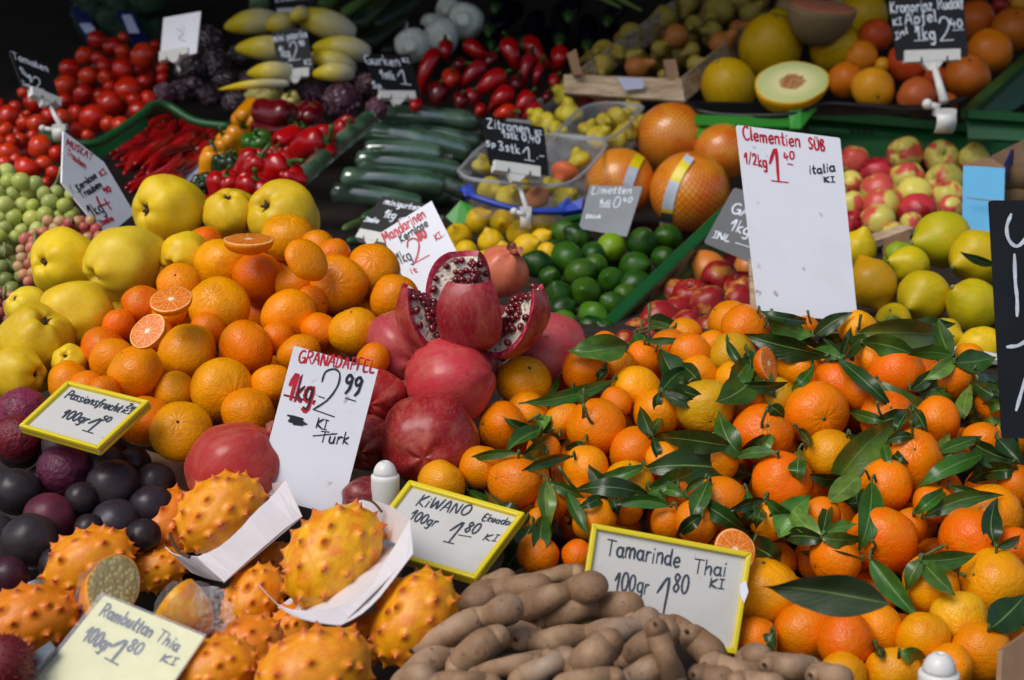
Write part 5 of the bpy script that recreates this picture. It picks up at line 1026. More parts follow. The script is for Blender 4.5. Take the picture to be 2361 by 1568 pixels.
# chillies
CH = [(255,356,345,302),(268,382,338,346),(286,402,398,304),(328,388,420,312),(298,424,418,342),(330,434,428,372),(345,312,384,292),(360,332,374,290),(390,314,402,286),(398,324,468,296),(408,334,488,302),(380,404,480,328),(300,444,402,400),(270,346,302,324),(348,358,362,300),(420,304,442,284),(455,314,498,300),(280,370,352,330),(310,380,402,318),(340,402,440,340),(312,410,410,356),(350,420,450,352),(262,366,330,318),(372,352,452,308),(392,344,470,312),(430,352,492,314),(290,434,380,402),(320,448,420,414),(336,300,390,272),(300,340,372,306),(246,340,290,320),(400,300,432,272)]
cl = []
for k, (u0, v0, u1, v1) in enumerate(CH):
    d0 = 1 / (1 / 2.48 + (1 / 2.92 - 1 / 2.48) * (430 - v0) / 140) - .012 * (k % 5); d1 = 1 / (1 / 2.48 + (1 / 2.92 - 1 / 2.48) * (430 - v1) / 140) - .012 * (k % 5)
    L = math.hypot(u1 - u0, v1 - v0); mid = ((u0 + u1) / 2 + r5.uniform(-.2, .2) * L, (v0 + v1) / 2 + r5.uniform(-.22, .22) * L, (d0 + d1) / 2)
    o = long_item('chilli', [(u0, v0, d0), mid, (u1, v1, d1)], r5.uniform(12, 16), 'pepper_skin', r5.choice([(170, 12, 18), (150, 10, 16), (184, 22, 28)]), None, 'chilli', 'red chillies heaped in the green tray', lambda t: (.25 + .75 * min(1, t * 2.6)) * (1 if t < .92 else .8), 9, 12)
    sub('stalk', tube([(u1, v1, d1), (u1 + (u1 - u0) / L * 9, v1 + (v1 - v0) / L * 9 - 2, d1 + .005)], 3, None, n=6, k=4), 'green_stalk', o, True); cl.append((o, 'red chilli', (u0 + u1) / 2, (v0 + v1) / 2))
cl.sort(key=lambda t: (round((t[3] - 280) / 24), t[2]))
rows = {}
for t in cl: rows.setdefault(round((t[3] - 280) / 24), []).append(t)
for i, k in enumerate(sorted(rows)):
    for j, t in enumerate(sorted(rows[k], key=lambda t: t[2])): t[0]['label'] = f'long red chilli, {ORDN[j]} from the left in the {ORDN[i]} row down'
# pointed red peppers, from the zoomed tile (945,0)/5: stalk end -> tip
SP = [(410,480,440,680,95,0),(300,560,150,1120,110,0),(640,470,920,650,105,0),(1120,440,1280,790,125,0),(1340,420,1640,760,115,0),(1400,600,1330,1010,85,1),(1520,720,1460,1010,62,1),(1740,570,1730,780,120,0),(1690,900,1640,1000,90,0),(480,860,480,1000,130,2),(860,740,610,1010,115,1),(1090,850,790,1110,135,0),(350,1000,300,1230,150,3),(1170,1050,950,1250,135,0),(1400,1080,1260,1340,120,0),(1180,1290,1000,1330,110,2),(830,1260,780,1310,85,0),(730,1080,700,1180,115,1),(600,1120,580,1230,110,3),(90,1200,20,1250,90,0),(620,740,500,780,85,3),(1600,1080,1560,1180,75,3),(1480,1240,1330,1380,110,1),(980,620,880,800,80,3),(1250,900,1220,1050,90,3)]
TS = {0: ((172, 10, 14), 'red'), 1: ((158, 20, 34), 'crimson'), 2: ((206, 44, 14), 'orange red'), 3: ((104, 8, 18), 'dark red')}
cl = []
for k, (x0, y0, x1, y1, w_, c) in enumerate(SP):
    u0, v0, u1, v1 = 945.3 + x0 * .2004, y0 * .2004, 945.3 + x1 * .2004, y1 * .2004; d = 2.93 + (260 - (v0 + v1) / 2) / 200 * .42 - .02 * (k % 4)
    u1 += (u1 - u0) * .22; v1 += (v1 - v0) * .22; L = math.hypot(u1 - u0, v1 - v0); mid = ((u0 + u1) / 2 - (v1 - v0) * .08, (v0 + v1) / 2 + (u1 - u0) * .08, d - .02)
    o = long_item('pointed_pepper', [(u0, v0, d), mid, (u1, v1, d + .01)], w_ * .18, 'pepper_skin', TS[c][0], None, 'pepper', 'pointed red peppers heaped behind the cucumbers', lambda t: (.55 + .45 * min(1, t / .16)) * (1 if t < .25 else 1 - .84 * ((t - .25) / .75) ** 1.1) if t > .01 else .3, 14, 20, lum=.002)
    if k % 3 != 1:
        q = r5.uniform(-.5, .5); sub('stalk', tube([(u0, v0 + 2, d - .01), (u0 - (u1 - u0) / L * 10, v0 - (v1 - v0) / L * 10, d - .03), (u0 - (u1 - u0) / L * 20 + 6 * q, v0 - (v1 - v0) / L * 20 + 5, d - .04)], 4, None, n=6, k=6, prof=lambda t: 1.5 - t * .7), 'green_stalk', o, True)
    cl.append((o, TS[c][1] + ' pointed pepper', (u0 + u1) / 2, (v0 + v1) / 2))
finish_labels(cl)
for t in cl: t[0]['label'] = t[0]['label'].replace(' pointed pepper', ' pointed pepper in the heap')
# chicory: white base, yellow tip
m = NM('chicory_leaf'); at = m.n('ShaderNodeAttribute'); at.attribute_name = 'along'; co = m.coord(True)
m.set(col=m.mix(m.ramp(m.math('ADD', at.outputs['Fac'], m.math('MULTIPLY', m.noise(co, 40, 3), .5)), .3, .95), lin((222, 216, 190)), lin((226, 200, 24))), rough=.4, normal=m.bump(m.noise(m.coord(True, scale=(1, 1, 1)), 50, 3), .3, .004)); MATS['chicory_leaf'] = m.m
EN = [(830,240,215,320,150),(1010,250,690,330,120),(1700,400,980,160,170),(1870,610,1230,545,150),(1020,600,340,560,150),(1700,800,1180,640,130),(1690,850,1220,860,110),(1000,850,480,850,120),(960,960,150,1030,55),(1150,140,990,250,90)]
cl = []
for k, (x0, y0, x1, y1, w_) in enumerate(EN):
    u0, v0, u1, v1 = 472.7 + x0 * .2004, y0 * .2004, 472.7 + x1 * .2004, y1 * .2004; d = 3.02 + (150 - (v0 + v1) / 2) / 110 * .25 - .01 * k
    vf = tube([(u0, v0, d), ((u0 + u1) / 2, (v0 + v1) / 2 - 5, d - .03), (u1, v1, d)], w_ * .225, None, n=14, k=20, prof=lambda t: math.sin(math.pi * min(1, .12 + t * .88)) ** .6 * (1 - .25 * t))
    o = thing('chicory_head', vf, 'chicory_leaf', None, 'chicory', 'pale yellow chicory heads', smooth=True); a = o.data.attributes.new('along', 'FLOAT', 'POINT'); a.data.foreach_set('value', [i // 14 / 19 for i in range(280)] + [0.0, 1.0]); cl.append((o, 'pale yellow chicory head', (u0 + u1) / 2, (v0 + v1) / 2))
finish_labels(cl)
# courgettes and aubergines in the dark at the top
for k, (u0, v0, u1, v1, r, c, l) in enumerate([(590,-40,598,22,24,(96,130,92),'pale green courgette standing behind the chicory at the top'),(860,-10,786,36,14,(92,126,60),'light green courgette at the top left of the dark ones'),(780,-20,740,20,18,(70,104,40),'green courgette at the top edge beside the black board'),(960,-10,860,70,22,(24,40,24),'dark courgette left of the white fennel bulbs'),(905,-20,818,70,22,(28,46,28),'dark courgette second from the white fennel bulbs'),(925,40,846,112,22,(20,36,22),'dark courgette above the Gurken board'),(980,70,880,128,20,(18,30,20),'dark courgette lowest, just above the Gurken board')]):
    long_item('courgette', [(u0, v0, 3.55 - .01 * k), ((u0 + u1) / 2 + 4, (v0 + v1) / 2 - 3, 3.5 - .01 * k), (u1, v1, 3.48 - .01 * k)], r, 'vegetable_skin', c, l, 'courgette', 'courgettes in the dark top row', capsule(.12))
AU = [(1200,12,1126,72,26),(1245,30,1205,100,24),(1296,10,1290,96,26),(1356,40,1354,108,26),(1410,50,1392,110,24),(1330,-20,1310,40,26),(1150,70,1132,104,20),(1265,70,1240,125,22),(1445,-10,1400,50,24),(1170,-10,1140,18,22)]
cl = []
for k, (u0, v0, u1, v1, r) in enumerate(AU):
    o = long_item('aubergine', [(u0, v0, 3.62), ((u0 + u1) / 2, (v0 + v1) / 2, 3.55), (u1, v1, 3.5)], r, 'aubergine_skin', (22, 14, 28), None, 'aubergine', 'dark aubergines behind the red peppers', capsule(.3, 1, .75))
    sub('calyx', tube([(u1 - (u1 - u0) * .06, v1 - (v1 - v0) * .06, 3.5), (u1, v1 + 4, 3.48), (u1 + 2, v1 + 15, 3.48)], r * .6, None, n=10, k=7, prof=lambda t: 1 - .75 * t), 'green_stalk', o, True); cl.append((o, u0, v0))
cl.sort(key=lambda t: t[1])
for k, t in enumerate(cl): t[0]['label'] = f'dark purple aubergine, {ORDN[k]} from the left in the row behind the peppers'
for k, (u, v) in enumerate(((1465,10),(1418,4))): long_item('pepper_stalk', [(u - 40, v - 14, 3.3), (u - 10, v + 2, 3.28), (u + 14, v + 14, 3.26)], 8, 'vegetable_skin', (84, 110, 50), ['green leafy stalk end hanging at the top beside the pears', 'second green stalk end at the top beside the aubergines'][k], 'stalk', None, lambda t: 1 - .6 * t)
# halved cantaloupe at the top
def half(name, u, v, d, R1, ax, roll, squash, skinm, facem, label, cat, group, tint, dep=1.0, fname='cut_face', extra=None):
    """half of a round fruit: dome plus cut disc; ax = camera axes direction of the cut face"""
    pr = [(0, -dep)] + [(math.sin(math.pi / 2 * i / 10), -dep * math.cos(math.pi / 2 * i / 10)) for i in range(1, 11)] + [(.97, .012), (0, .012)]
    V, Fc = lathe(pr[:-1] + [(0, .0)], 40, lambda q: lump(q, 1.6, .05, int(u))); o = ob(name, mesh(name, V, Fc, MATS[skinm])); o.location = P(u, v, d)
    o.rotation_mode = 'QUATERNION'; o.rotation_quaternion = CV(*ax).normalized().to_track_quat('Z', 'Y') @ Quaternion((0, 0, 1), roll)
    s = R1 * d / F; o.scale = (s, s * squash, s); color(o, tint)
    ring = [Vector((.985 * math.cos(2 * math.pi * i / 60), .985 * math.sin(2 * math.pi * i / 60), .016)) for i in range(60)]; ring = [lump(q, 1.6, .05, int(u)) for q in ring]
    V2 = [Vector((0, 0, .03))]; F2 = []
    for k, f in enumerate((.33, .66, .93, 1.0)): V2 += [Vector((q.x * f, q.y * f, .026 if f < 1 else .0)) for q in ring]
    for i in range(60):
        j = (i + 1) % 60; F2.append((0, 1 + i, 1 + j))
        for k in range(3): F2.append((1 + k * 60 + i, 1 + (k + 1) * 60 + i, 1 + (k + 1) * 60 + j, 1 + k * 60 + j))
    ob(fname, mesh(fname, V2, F2, MATS[facem]), o); tag(o, label, cat, group); return o
plain('pink_flesh', lin((232, 142, 108)), .35, .1, 8)
plain('netted_melon_rind', lin((150, 128, 86)), .7, .3, 40, .5)
half('cantaloupe_half', 1898, 16, 3.12, 92, (.15, .86, .42), 0, .7, 'netted_melon_rind', 'pink_flesh', 'halved cantaloupe with pink flesh at the top behind the melons', 'melon', None, (150, 128, 86))
o = half('honeydew_half', 1826, 190, 2.74, 88, (-.05, .62, .78), .35, .80, 'melon_skin', 'melon_flesh', 'halved honeydew melon showing pale green flesh and seeds', 'melon', None, (216, 160, 10), .85)
for k in range(46):
    a, rr = r5.uniform(0, 6.28), .34 * math.sqrt(r5.random()); c = ob('seed', KIND['grape']['mesh'][0].copy() if k == 0 else seedm, o)
    if k == 0: seedm = c.data; seedm.materials.clear(); seedm.materials.append(MATS['melon_seed']); seedm.name = 'seed'
    c.location = (rr * math.cos(a), rr * math.sin(a), .035); c.scale = (.03, .055, .025); c.rotation_euler = (r5.uniform(-.5, .5), r5.uniform(-.5, .5), a)
# halved mandarins and clementines
half('mandarin_half', 573, 552, 1.615, 58, (.03, .94, .30), .3, 1, 'citrus_rind', 'citrus_flesh', 'halved mandarin lying cut side up at the top of the heap', 'mandarin', 'halved mandarins', OR2, .62)
half('mandarin_half', 394, 690, 1.50, 50, (-.05, .78, .60), .2, 1, 'citrus_rind', 'citrus_flesh', 'halved mandarin tilted in the left side of the heap, upper of two', 'mandarin', 'halved mandarins', OR2, .7)
half('mandarin_half', 340, 763, 1.45, 48, (-.32, .42, .84), .9, .86, 'citrus_rind', 'citrus_flesh', 'halved mandarin facing out on the left of the heap, lower of two', 'mandarin', 'halved mandarins', OR2, .7)
half('mandarin_half', 706, 600, 1.60, 56, (-.55, -.35, -.75), .9, .9, 'citrus_rind', 'citrus_flesh', 'mandarin half turned rind out at the top right of the heap', 'mandarin', 'halved mandarins', OR2, .5)
half('clementine_half', 1695, 1268, 1.275, 56, (.25, .55, .80), .9, .9, 'citrus_rind', 'citrus_flesh', 'halved clementine peeping over the Tamarinde sign', 'clementine', None, OR1, .7)
half('clementine_half', 1772, 838, 1.535, 44, (.72, .30, .62), .9, .8, 'citrus_rind', 'citrus_flesh', 'torn open clementine with white pith edge under the leaves', 'clementine', None, OR4, .8)

# ------------------------------------------------------------ opened pomegranate: five wedges leaning out of a common base
root = empty('opened_pomegranate', P(1092, 792, 1.535)); tag(root, 'cut open pomegranate with opened segments and dark red seeds on top of the heap', 'pomegranate', 'pomegranates heaped behind the tall card')
def wedge(w_, seed, t0_=14):
    NT, NA = 22, 12; th = [R_(t0_ + (176 - t0_) * i / (NT - 1)) for i in range(NT)]; V = []; Fc = []; mi = []
    def sph(r, t, a): return Vector((r * math.sin(t) * math.sin(a), -r * math.sin(t) * math.cos(a), r * math.cos(t)))
    for t in th:
        for k in range(NA + 1):
            q = sph(1, t, -w_ / 2 + w_ * k / NA); V.append(lump(q, 1.4, .06, seed))
    for i in range(NT - 1):
        for k in range(NA): b = i * (NA + 1) + k; Fc.append((b, b + NA + 1, b + NA + 2, b + 1)); mi.append(0)
    for sgn in (-1, 1):
        RS = [1.0, .89, .86, .70, .5, .3, .12]; b0 = len(V)
        for t in th:
            for j, r in enumerate(RS):
                a = sgn * w_ / 2; q = sph(r, t, a)
                if j == 0: q = lump(q, 1.4, .06, seed)
                else: q += sph(1, math.pi / 2, a + sgn * math.pi / 2) * (-.05 - .05 * nz(q, 4, seed)) * (1 if 1 < j else .3)
                V.append(q)
        for i in range(NT - 1):
            for j in range(len(RS) - 1):
                b = b0 + i * len(RS) + j; f = (b, b + 1, b + len(RS) + 1, b + len(RS)); Fc.append(f if sgn > 0 else f[::-1]); mi.append(1 if j == 0 else 2)
    b0 = len(V); top = [sph(1, th[0], -w_ / 2 + w_ * k / NA) for k in range(NA + 1)]
    V += [lump(q, 1.4, .06, seed) for q in top] + [q * .88 for q in top] + [q * (.5 + .1 * nz(q, 5, seed)) - Vector((0, 0, .05)) for q in top] + [q * .12 for q in top]
    for j in range(3):
        for k in range(NA): b = b0 + j * (NA + 1) + k; Fc.append((b, b + 1, b + NA + 2, b + NA + 1)); mi.append(2 if j else 1)
    me = mesh('segment', V, Fc, [MATS['pomegranate_skin'], MATS['pomegranate_rim'], MATS['pomegranate_pith']]); me.polygons.foreach_set('material_index', mi)
    return me
bw = [(R_(a), 1.0) for a in range(112, 181, 4)]; V = []; Fc = []; nb = 40
for i, (t, _) in enumerate(bw):
    for k in range(nb):
        a = 2 * math.pi * k / nb; q = Vector((1.30 * math.sin(t) * math.cos(a), .98 * math.sin(t) * math.sin(a), 1.0 + math.cos(t) + (.05 * math.sin(a * 5) if i == 0 else 0))); V.append(q * (1 + .03 * nz(q, 3, 2)))
for i in range(len(bw) - 1):
    for k in range(nb): j = (k + 1) % nb; Fc.append((i * nb + k, (i + 1) * nb + k, (i + 1) * nb + j, i * nb + j))
bowl = ob('rind_base', mesh('rind_base', V, Fc, MATS['pomegranate_skin']), root); color(bowl, (150, 28, 48)); Rb = 112 * 1.535 / F; bowl.scale = (Rb, Rb, Rb); bowl.location = (0, .012, 0)
arm = mesh('aril', *lathe(ball_prof(1.25, 1, 10), 12), MATS['aril'])
Rp = 112 * 1.535 / F
WG = [(-3, 14, 82, 42), (72, 32, 78, 30), (-76, 32, 78, 30), (-158, 4, 96, 26)]
WML = []
for k, (phi, tau, wd, t0_) in enumerate(WG):
    wv = R_(wd); g_ = ob('segment', wedge(wv, k + 2, t0_), root); color(g_, (158, 30, 50))
    p = R_(phi); out = Vector((math.sin(p), -math.cos(p), 0)); axis = Vector((math.cos(p), math.sin(p), 0))      # lean outwards about the base
    M_ = Matrix.Rotation(R_(tau), 4, axis) if True else None
    up2 = M_ @ Vector((0, 0, 1))
    if up2.dot(out) < 0: M_ = Matrix.Rotation(-R_(tau), 4, axis)
    ML = M_ @ Matrix.Rotation(p, 4, 'Z') @ Matrix.Translation(Vector((0, -.10 * Rp, Rp * .96))) @ Matrix.Diagonal((Rp, Rp, Rp, 1)); g_.matrix_local = ML; WML.append(ML)
    def sph(r, t, a): return Vector((r * math.sin(t) * math.sin(a), -r * math.sin(t) * math.cos(a), r * math.cos(t)))
    for sgn in (-1, 1):
        for q in range(15 if k else 3):
            band = q % 10; r5.random()
            if band < 6: t, r = R_(30 + 17 * band + r5.uniform(-5, 5)), r5.uniform(.30, .52) + .12 * (band > 3)
            else: t, r = R_(34 + 26 * (band - 6) + r5.uniform(-8, 8)), r5.uniform(.74, .84)
            a = ob('aril', arm, g_); c = sph(r, t, sgn * (wv / 2)); a.location = c + Vector((sgn * math.cos(wv / 2) * .0, 0, 0)); s = r5.uniform(.062, .085); a.scale = (s, s, s); a.rotation_euler = (r5.uniform(0, 3), r5.uniform(0, 3), 0)
VFs = []
for k, (phi, tau, wd, t0_) in enumerate(WG):
    M4 = WML[k]
    for q in range(46 if k else 0):
        side = r5.choice([-1, 1, 0]); t = R_(r5.uniform(t0_ + 4, 150)) if side else R_(t0_ - 1); r = r5.uniform(.24, .66) if side else r5.uniform(.3, .82); a = side * R_(wd) / 2 if side else r5.uniform(-.5, .5) * R_(wd) * .8
        c = sph(r, t, a); s = r5.uniform(.05, .075); v_, f_ = lathe(ball_prof(1.25, 1, 6), 8); VFs.append(([M4 @ (Vector((x.x, x.z * .9, x.y)) * s + c) for x in v_], f_))
o = ob('aril_mass', mesh('aril_mass', *merge(VFs), MATS['aril']), root); tag(o, kind='stuff')
# ------------------------------------------------------------ kiwanos, their paper trays and the wrapped pieces
KW = [(510,1182,86,38,.35,1.325,(238,144,16),'kiwano lying in the left white paper tray'),(385,1222,76,70,.3,1.385,(232,112,20),'reddish kiwano behind the left paper tray'),(205,1300,84,25,.2,1.31,(236,138,20),'orange kiwano below the passion fruits'),(66,1436,90,10,.4,1.18,(226,112,20),'reddish orange kiwano at the left edge'),
      (768,1282,104,52,.3,1.235,(240,164,14),'yellow orange kiwano lying in the right white paper tray'),(955,1425,94,50,.3,1.19,(242,152,14),'yellow orange kiwano between the right paper tray and the tamarinds'),(560,1502,80,30,.3,1.165,(234,116,16),'orange kiwano below the right paper tray'),(722,1556,110,22,.35,1.08,(238,140,18),'large kiwano at the bottom edge of the picture'),
      (498,1545,78,20,.3,1.10,(238,140,16),'kiwano beside the Rambuttan card at the bottom edge'),(365,1312,52,20,.2,1.345,(240,146,14),'kiwano showing between the two wrapped pieces and the left tray'),(585,1385,70,60,.3,1.27,(240,140,14),'kiwano behind the wrapped piece and right paper tray'),(620,1315,56,50,.2,1.36,(226,120,16),'kiwano in the shade between both paper trays'),(885,1270,48,60,.2,1.33,(224,100,22),'reddish kiwano tip showing right of the right paper tray'),(668,1462,58,60,.2,1.235,(238,130,16),'kiwano showing in the gap under the right paper tray'),(850,1475,58,30,.2,1.225,(236,126,16),'kiwano deep between the bottom one and the tamarinds'),(130,1430,40,0,.2,1.28,(232,120,18),'small kiwano peeping behind the left edge one')]
for k, (u, v, r, an, zt, d, t, l) in enumerate(KW):
    o = ob('kiwano', KIND['kiwano']['mesh'][k % 3]); o.location = P(u, v, d); a = R_(an); ax = CV(math.cos(a), math.sin(a), -zt).normalized(); o.rotation_mode = 'QUATERNION'; o.rotation_quaternion = ax.to_track_quat('Z', 'Y') @ Quaternion((0, 0, 1), k * 1.3)
    s = r * d / F * .94; o.scale = (s, s, s); color(o, (t[0] + 6, t[1] + 14, max(0, t[2] - 8))); tag(o, l, 'kiwano', 'spiky orange kiwanos')
def paper(root, pts, nm):
    p = quad(pts); n = sum(((p[i] - p[0]).cross(p[(i + 1) % len(p)] - p[0]) for i in range(1, len(p) - 1)), Vector()).normalized()
    if n.dot(CAM - p[0]) < 0: n = -n
    return sub(nm, slab(p, n, .0009), 'paper_tray', root)
def curve_poly(top, bot, k=10):
    """strip between two splines"""
    a = spline(top, k); b = spline(bot, k); pa = [P(*q) for q in a]; pb = [P(*q) for q in b]; V = []; Fc = []
    for x, y in zip(pa, pb): V += [x, y]
    n = len(V); nn = (pa[-1] - pa[0]).cross(pb[0] - pa[0]).normalized()
    if nn.dot(CAM - pa[0]) < 0: nn = -nn
    V += [x - nn * .0009 for x in V]
    for i in range(k - 1):
        q = (2 * i, 2 * i + 1, 2 * i + 3, 2 * i + 2); Fc += [q, tuple(n + j for j in q[::-1]), (2 * i, 2 * i + 2, n + 2 * i + 2, n + 2 * i), (2 * i + 1, n + 2 * i + 1, n + 2 * i + 3, 2 * i + 3)]
    Fc += [(0, n, n + 1, 1), (2 * k - 2, 2 * k - 1, n + 2 * k - 1, n + 2 * k - 2)]
    return V, Fc
root = thing('paper_tray', curve_poly([(453,1284,1.262),(500,1264,1.268),(548,1225,1.285),(585,1183,1.30),(625,1146,1.315),(658,1106,1.325)], [(517,1342,1.245),(552,1310,1.257),(590,1276,1.27),(625,1246,1.282),(660,1216,1.295),(695,1192,1.305)]), 'paper_tray', 'folded white paper tray holding the left kiwano', 'paper tray', 'white paper trays', smooth=False)
sub('end_flap', curve_poly([(380,1262,1.30),(405,1280,1.285),(453,1284,1.262)], [(440,1320,1.29),(478,1334,1.27),(517,1342,1.245)], 8), 'paper_tray', root)
sub('bottom_panel', slab(quad([(517,1342,1.246),(695,1192,1.306),(600,1160,1.40),(430,1310,1.35)]), Vector((0, 0, 1)), .0009), 'paper_tray', root)
sub('far_flap', curve_poly([(658,1106,1.325),(640,1112,1.345),(620,1116,1.37)], [(695,1192,1.305),(660,1190,1.33),(640,1190,1.36)], 6), 'paper_tray', root)
root = thing('paper_tray', curve_poly([(752,1404,1.165),(800,1392,1.17),(850,1362,1.178),(882,1305,1.19),(915,1250,1.20),(945,1198,1.205)], [(786,1441,1.15),(830,1418,1.157),(868,1384,1.165),(900,1345,1.172),(925,1312,1.18),(951,1278,1.188)]), 'paper_tray', 'folded white paper tray holding the right kiwano', 'paper tray', 'white paper trays', smooth=False)
sub('end_flap', curve_poly([(596,1345,1.20),(640,1392,1.175),(690,1408,1.165),(752,1404,1.165)], [(600,1352,1.195),(660,1410,1.165),(720,1432,1.155),(786,1441,1.15)], 10), 'paper_tray', root)
sub('far_flap', curve_poly([(788,1168,1.32),(840,1152,1.30),(900,1168,1.25),(945,1198,1.205)], [(800,1250,1.32),(850,1240,1.29),(905,1250,1.24),(951,1278,1.188)], 10), 'paper_tray', root)
sub('bottom_panel', slab(quad([(786,1441,1.151),(951,1278,1.189),(860,1240,1.32),(640,1400,1.25)]), Vector((0, 0, 1)), .0009), 'paper_tray', root)
# dry stalks on both tray kiwanos
thing('dry_stalk', tube([(438,1285,1.25),(412,1272,1.255),(398,1250,1.262),(392,1230,1.27)], 4, None, n=7, k=12), 'dry_calyx', 'dark dry stalk curling out of the left paper tray', 'stalk', smooth=True)
thing('dry_stalk', tube([(838,1150,1.262),(855,1155,1.26),(868,1165,1.255),(880,1180,1.25)], 3, None, n=7, k=12), 'dry_calyx', 'thin dry stalk at the top of the right tray kiwano', 'stalk', smooth=True)
def crumple(u, v, d, ru, rv, seed, label, host=None):
    V, Fc = lathe(ball_prof(1, 1, 18), 26); out = []
    for q in V:
        f = 1 + .16 * nz(q, 2.2, seed) + .10 * nz(q, 5, seed + 2)
        out.append(P(u, v, d) + (RIGHT * q.x * ru + UP * q.y * rv) * (f * d / F) - FWD * q.z * f * rv * .8 * d / F)
    sub('film', (out, Fc), 'cling_film', host, True)
o = half('kiwano_half', 262, 1352, 1.20, 92, (.62, .52, .58), .6, .68, 'kiwano_skin', 'kiwano_flesh', 'halved kiwano with olive seedy flesh wrapped in film', 'kiwano', 'film wrapped kiwano pieces', (240, 150, 20), 1.2)
def attach_film(o, su, sv, sz, seed, dz=-.3):
    V, Fc = lathe(ball_prof(1, 1, 20), 30, lambda q: Vector((q.x * su, q.y * sv, q.z * sz + dz)) * (1 + .20 * nz(q, 2.2, seed) + .16 * nz(q, 5, seed + 1) + .10 * nz(q, 12, seed + 5)))
    ob('film', mesh('film', V, Fc, MATS['cling_film'], False), o)
attach_film(o, 1.04, 1.06, .82, 4, -.42)
o = half('kiwano_half', 400, 1392, 1.165, 84, (-.72, .55, -.2), 1.0, .8, 'kiwano_skin', 'kiwano_flesh', 'yellow kiwano piece wrapped in shiny film right of the halved one', 'kiwano', 'film wrapped kiwano pieces', (236, 170, 30), 1.3)
attach_film(o, 1.06, 1.08, .86, 9, -.46)
V, Fc = lathe(ball_prof(1, 1, 22), 30, lambda q: P(478, 1408, 1.15) + (RIGHT * q.x * 58 + UP * q.y * 48 * (1 + .3 * nz(q, 3, 2))) * (1.15 / F) * (1 + .35 * nz(q, 2.4, 7) + .25 * nz(q, 6, 8) + .15 * nz(q, 13, 4)) - FWD * q.z * .008 * (1 + nz(q, 4, 3)))
sub('film_tail', ([v for v in V], Fc), 'cling_film', o) if False else thing('cling_film', (V, Fc), 'cling_film', 'crumpled clear film end trailing from the wrapped kiwano piece', 'film', smooth=False)
# rambutan at the bottom left corner
root = ob('rambutan', mesh('rambutan', *lathe(ball_prof(1.1, 1, 14), 20), MATS['rambutan_skin'])); root.location = P(12, 1530, 1.08); root.scale = (62 * 1.08 / F,) * 3; tag(root, 'dark red hairy rambutan in the bottom left corner', 'rambutan')
VFs = []
for k in range(150):
    z = 1 - 2 * (k + .5) / 150; a = k * 2.39996; r = math.sqrt(1 - z * z); nrm = Vector((r * math.cos(a), r * math.sin(a), z)); s_ = Vector((r5.uniform(-1, 1), r5.uniform(-1, 1), r5.uniform(-1, 1)))
    VFs.append(sweep([nrm * .98, nrm * 1.16 + s_ * .05, nrm * 1.26 + s_ * .14], [.035, .02, .006], 5))
o = ob('hair', mesh('hair', *merge(VFs), MATS['rambutan_hair']), root); tag(o, kind='stuff')

# ------------------------------------------------------------ tamarind pods (polyline on the picture, radius), back to front
def Hh(*p): return [(787.2 + x / 3, 1045.1 + y / 3) for x, y in p]
def Ii(*p): return [(1574.8 + x / 3, 1045.1 + y / 3) for x, y in p]
TM = [(Hh((980,940),(1110,885)),28),(Hh((1300,920),(1450,850),(1600,840)),26),(Hh((700,1150),(880,1040),(1050,960),(1330,930)),33),(Hh((560,1200),(620,1080)),26),(Hh((2000,1110),(2090,1120)),22),(Hh((1180,1180),(1300,1160),(1400,1150)),26),(Hh((1420,1130),(1600,1080),(1800,1060),(1960,1070)),37),(Hh((1270,1070),(1450,990),(1600,960),(1720,920)),35),
      (Hh((1100,1270),(1200,1260),(1330,1290)),34),(Hh((2050,1180),(2250,1190),(2400,1260)),28),(Hh((1280,1290),(1450,1300),(1700,1260),(1900,1230),(2090,1170)),32),(Ii((-60,1190),(30,1230)),24),(Hh((560,1330),(780,1230),(950,1150),(1120,1090)),36),(Hh((480,1560),(600,1450),(760,1420)),36),(Ii((90,1290),(190,1380)),36),(Ii((450,1420),(520,1400)),32),
      (Hh((1080,1470),(1250,1440),(1400,1420)),22),(Hh((830,1470),(960,1340),(1050,1290)),38),(Hh((1990,1430),(2100,1330),(2230,1250)),33),(Ii((230,1480),(380,1520),(520,1560)),34),(Ii((640,1470),(740,1480),(860,1500)),33),(Hh((960,1540),(1120,1480),(1330,1470)),27),(Hh((440,1590),(560,1550)),34),(Hh((1260,1560),(1420,1480),(1530,1430)),31),(Hh((1650,1480),(1750,1400),(1830,1330)),41),(Ii((960,1540),(1060,1550)),34),(Ii((140,1540),(260,1560)),30),
      (Hh((2010,1560),(2120,1500),(2200,1480)),32),(Hh((2190,1250),(2240,1400),(2300,1560)),31),(Hh((1560,1600),(1700,1570),(1850,1560)),30),(Hh((700,1600),(850,1580),(1000,1600)),30),(Ii((420,1590),(600,1600)),28)]
cl = []
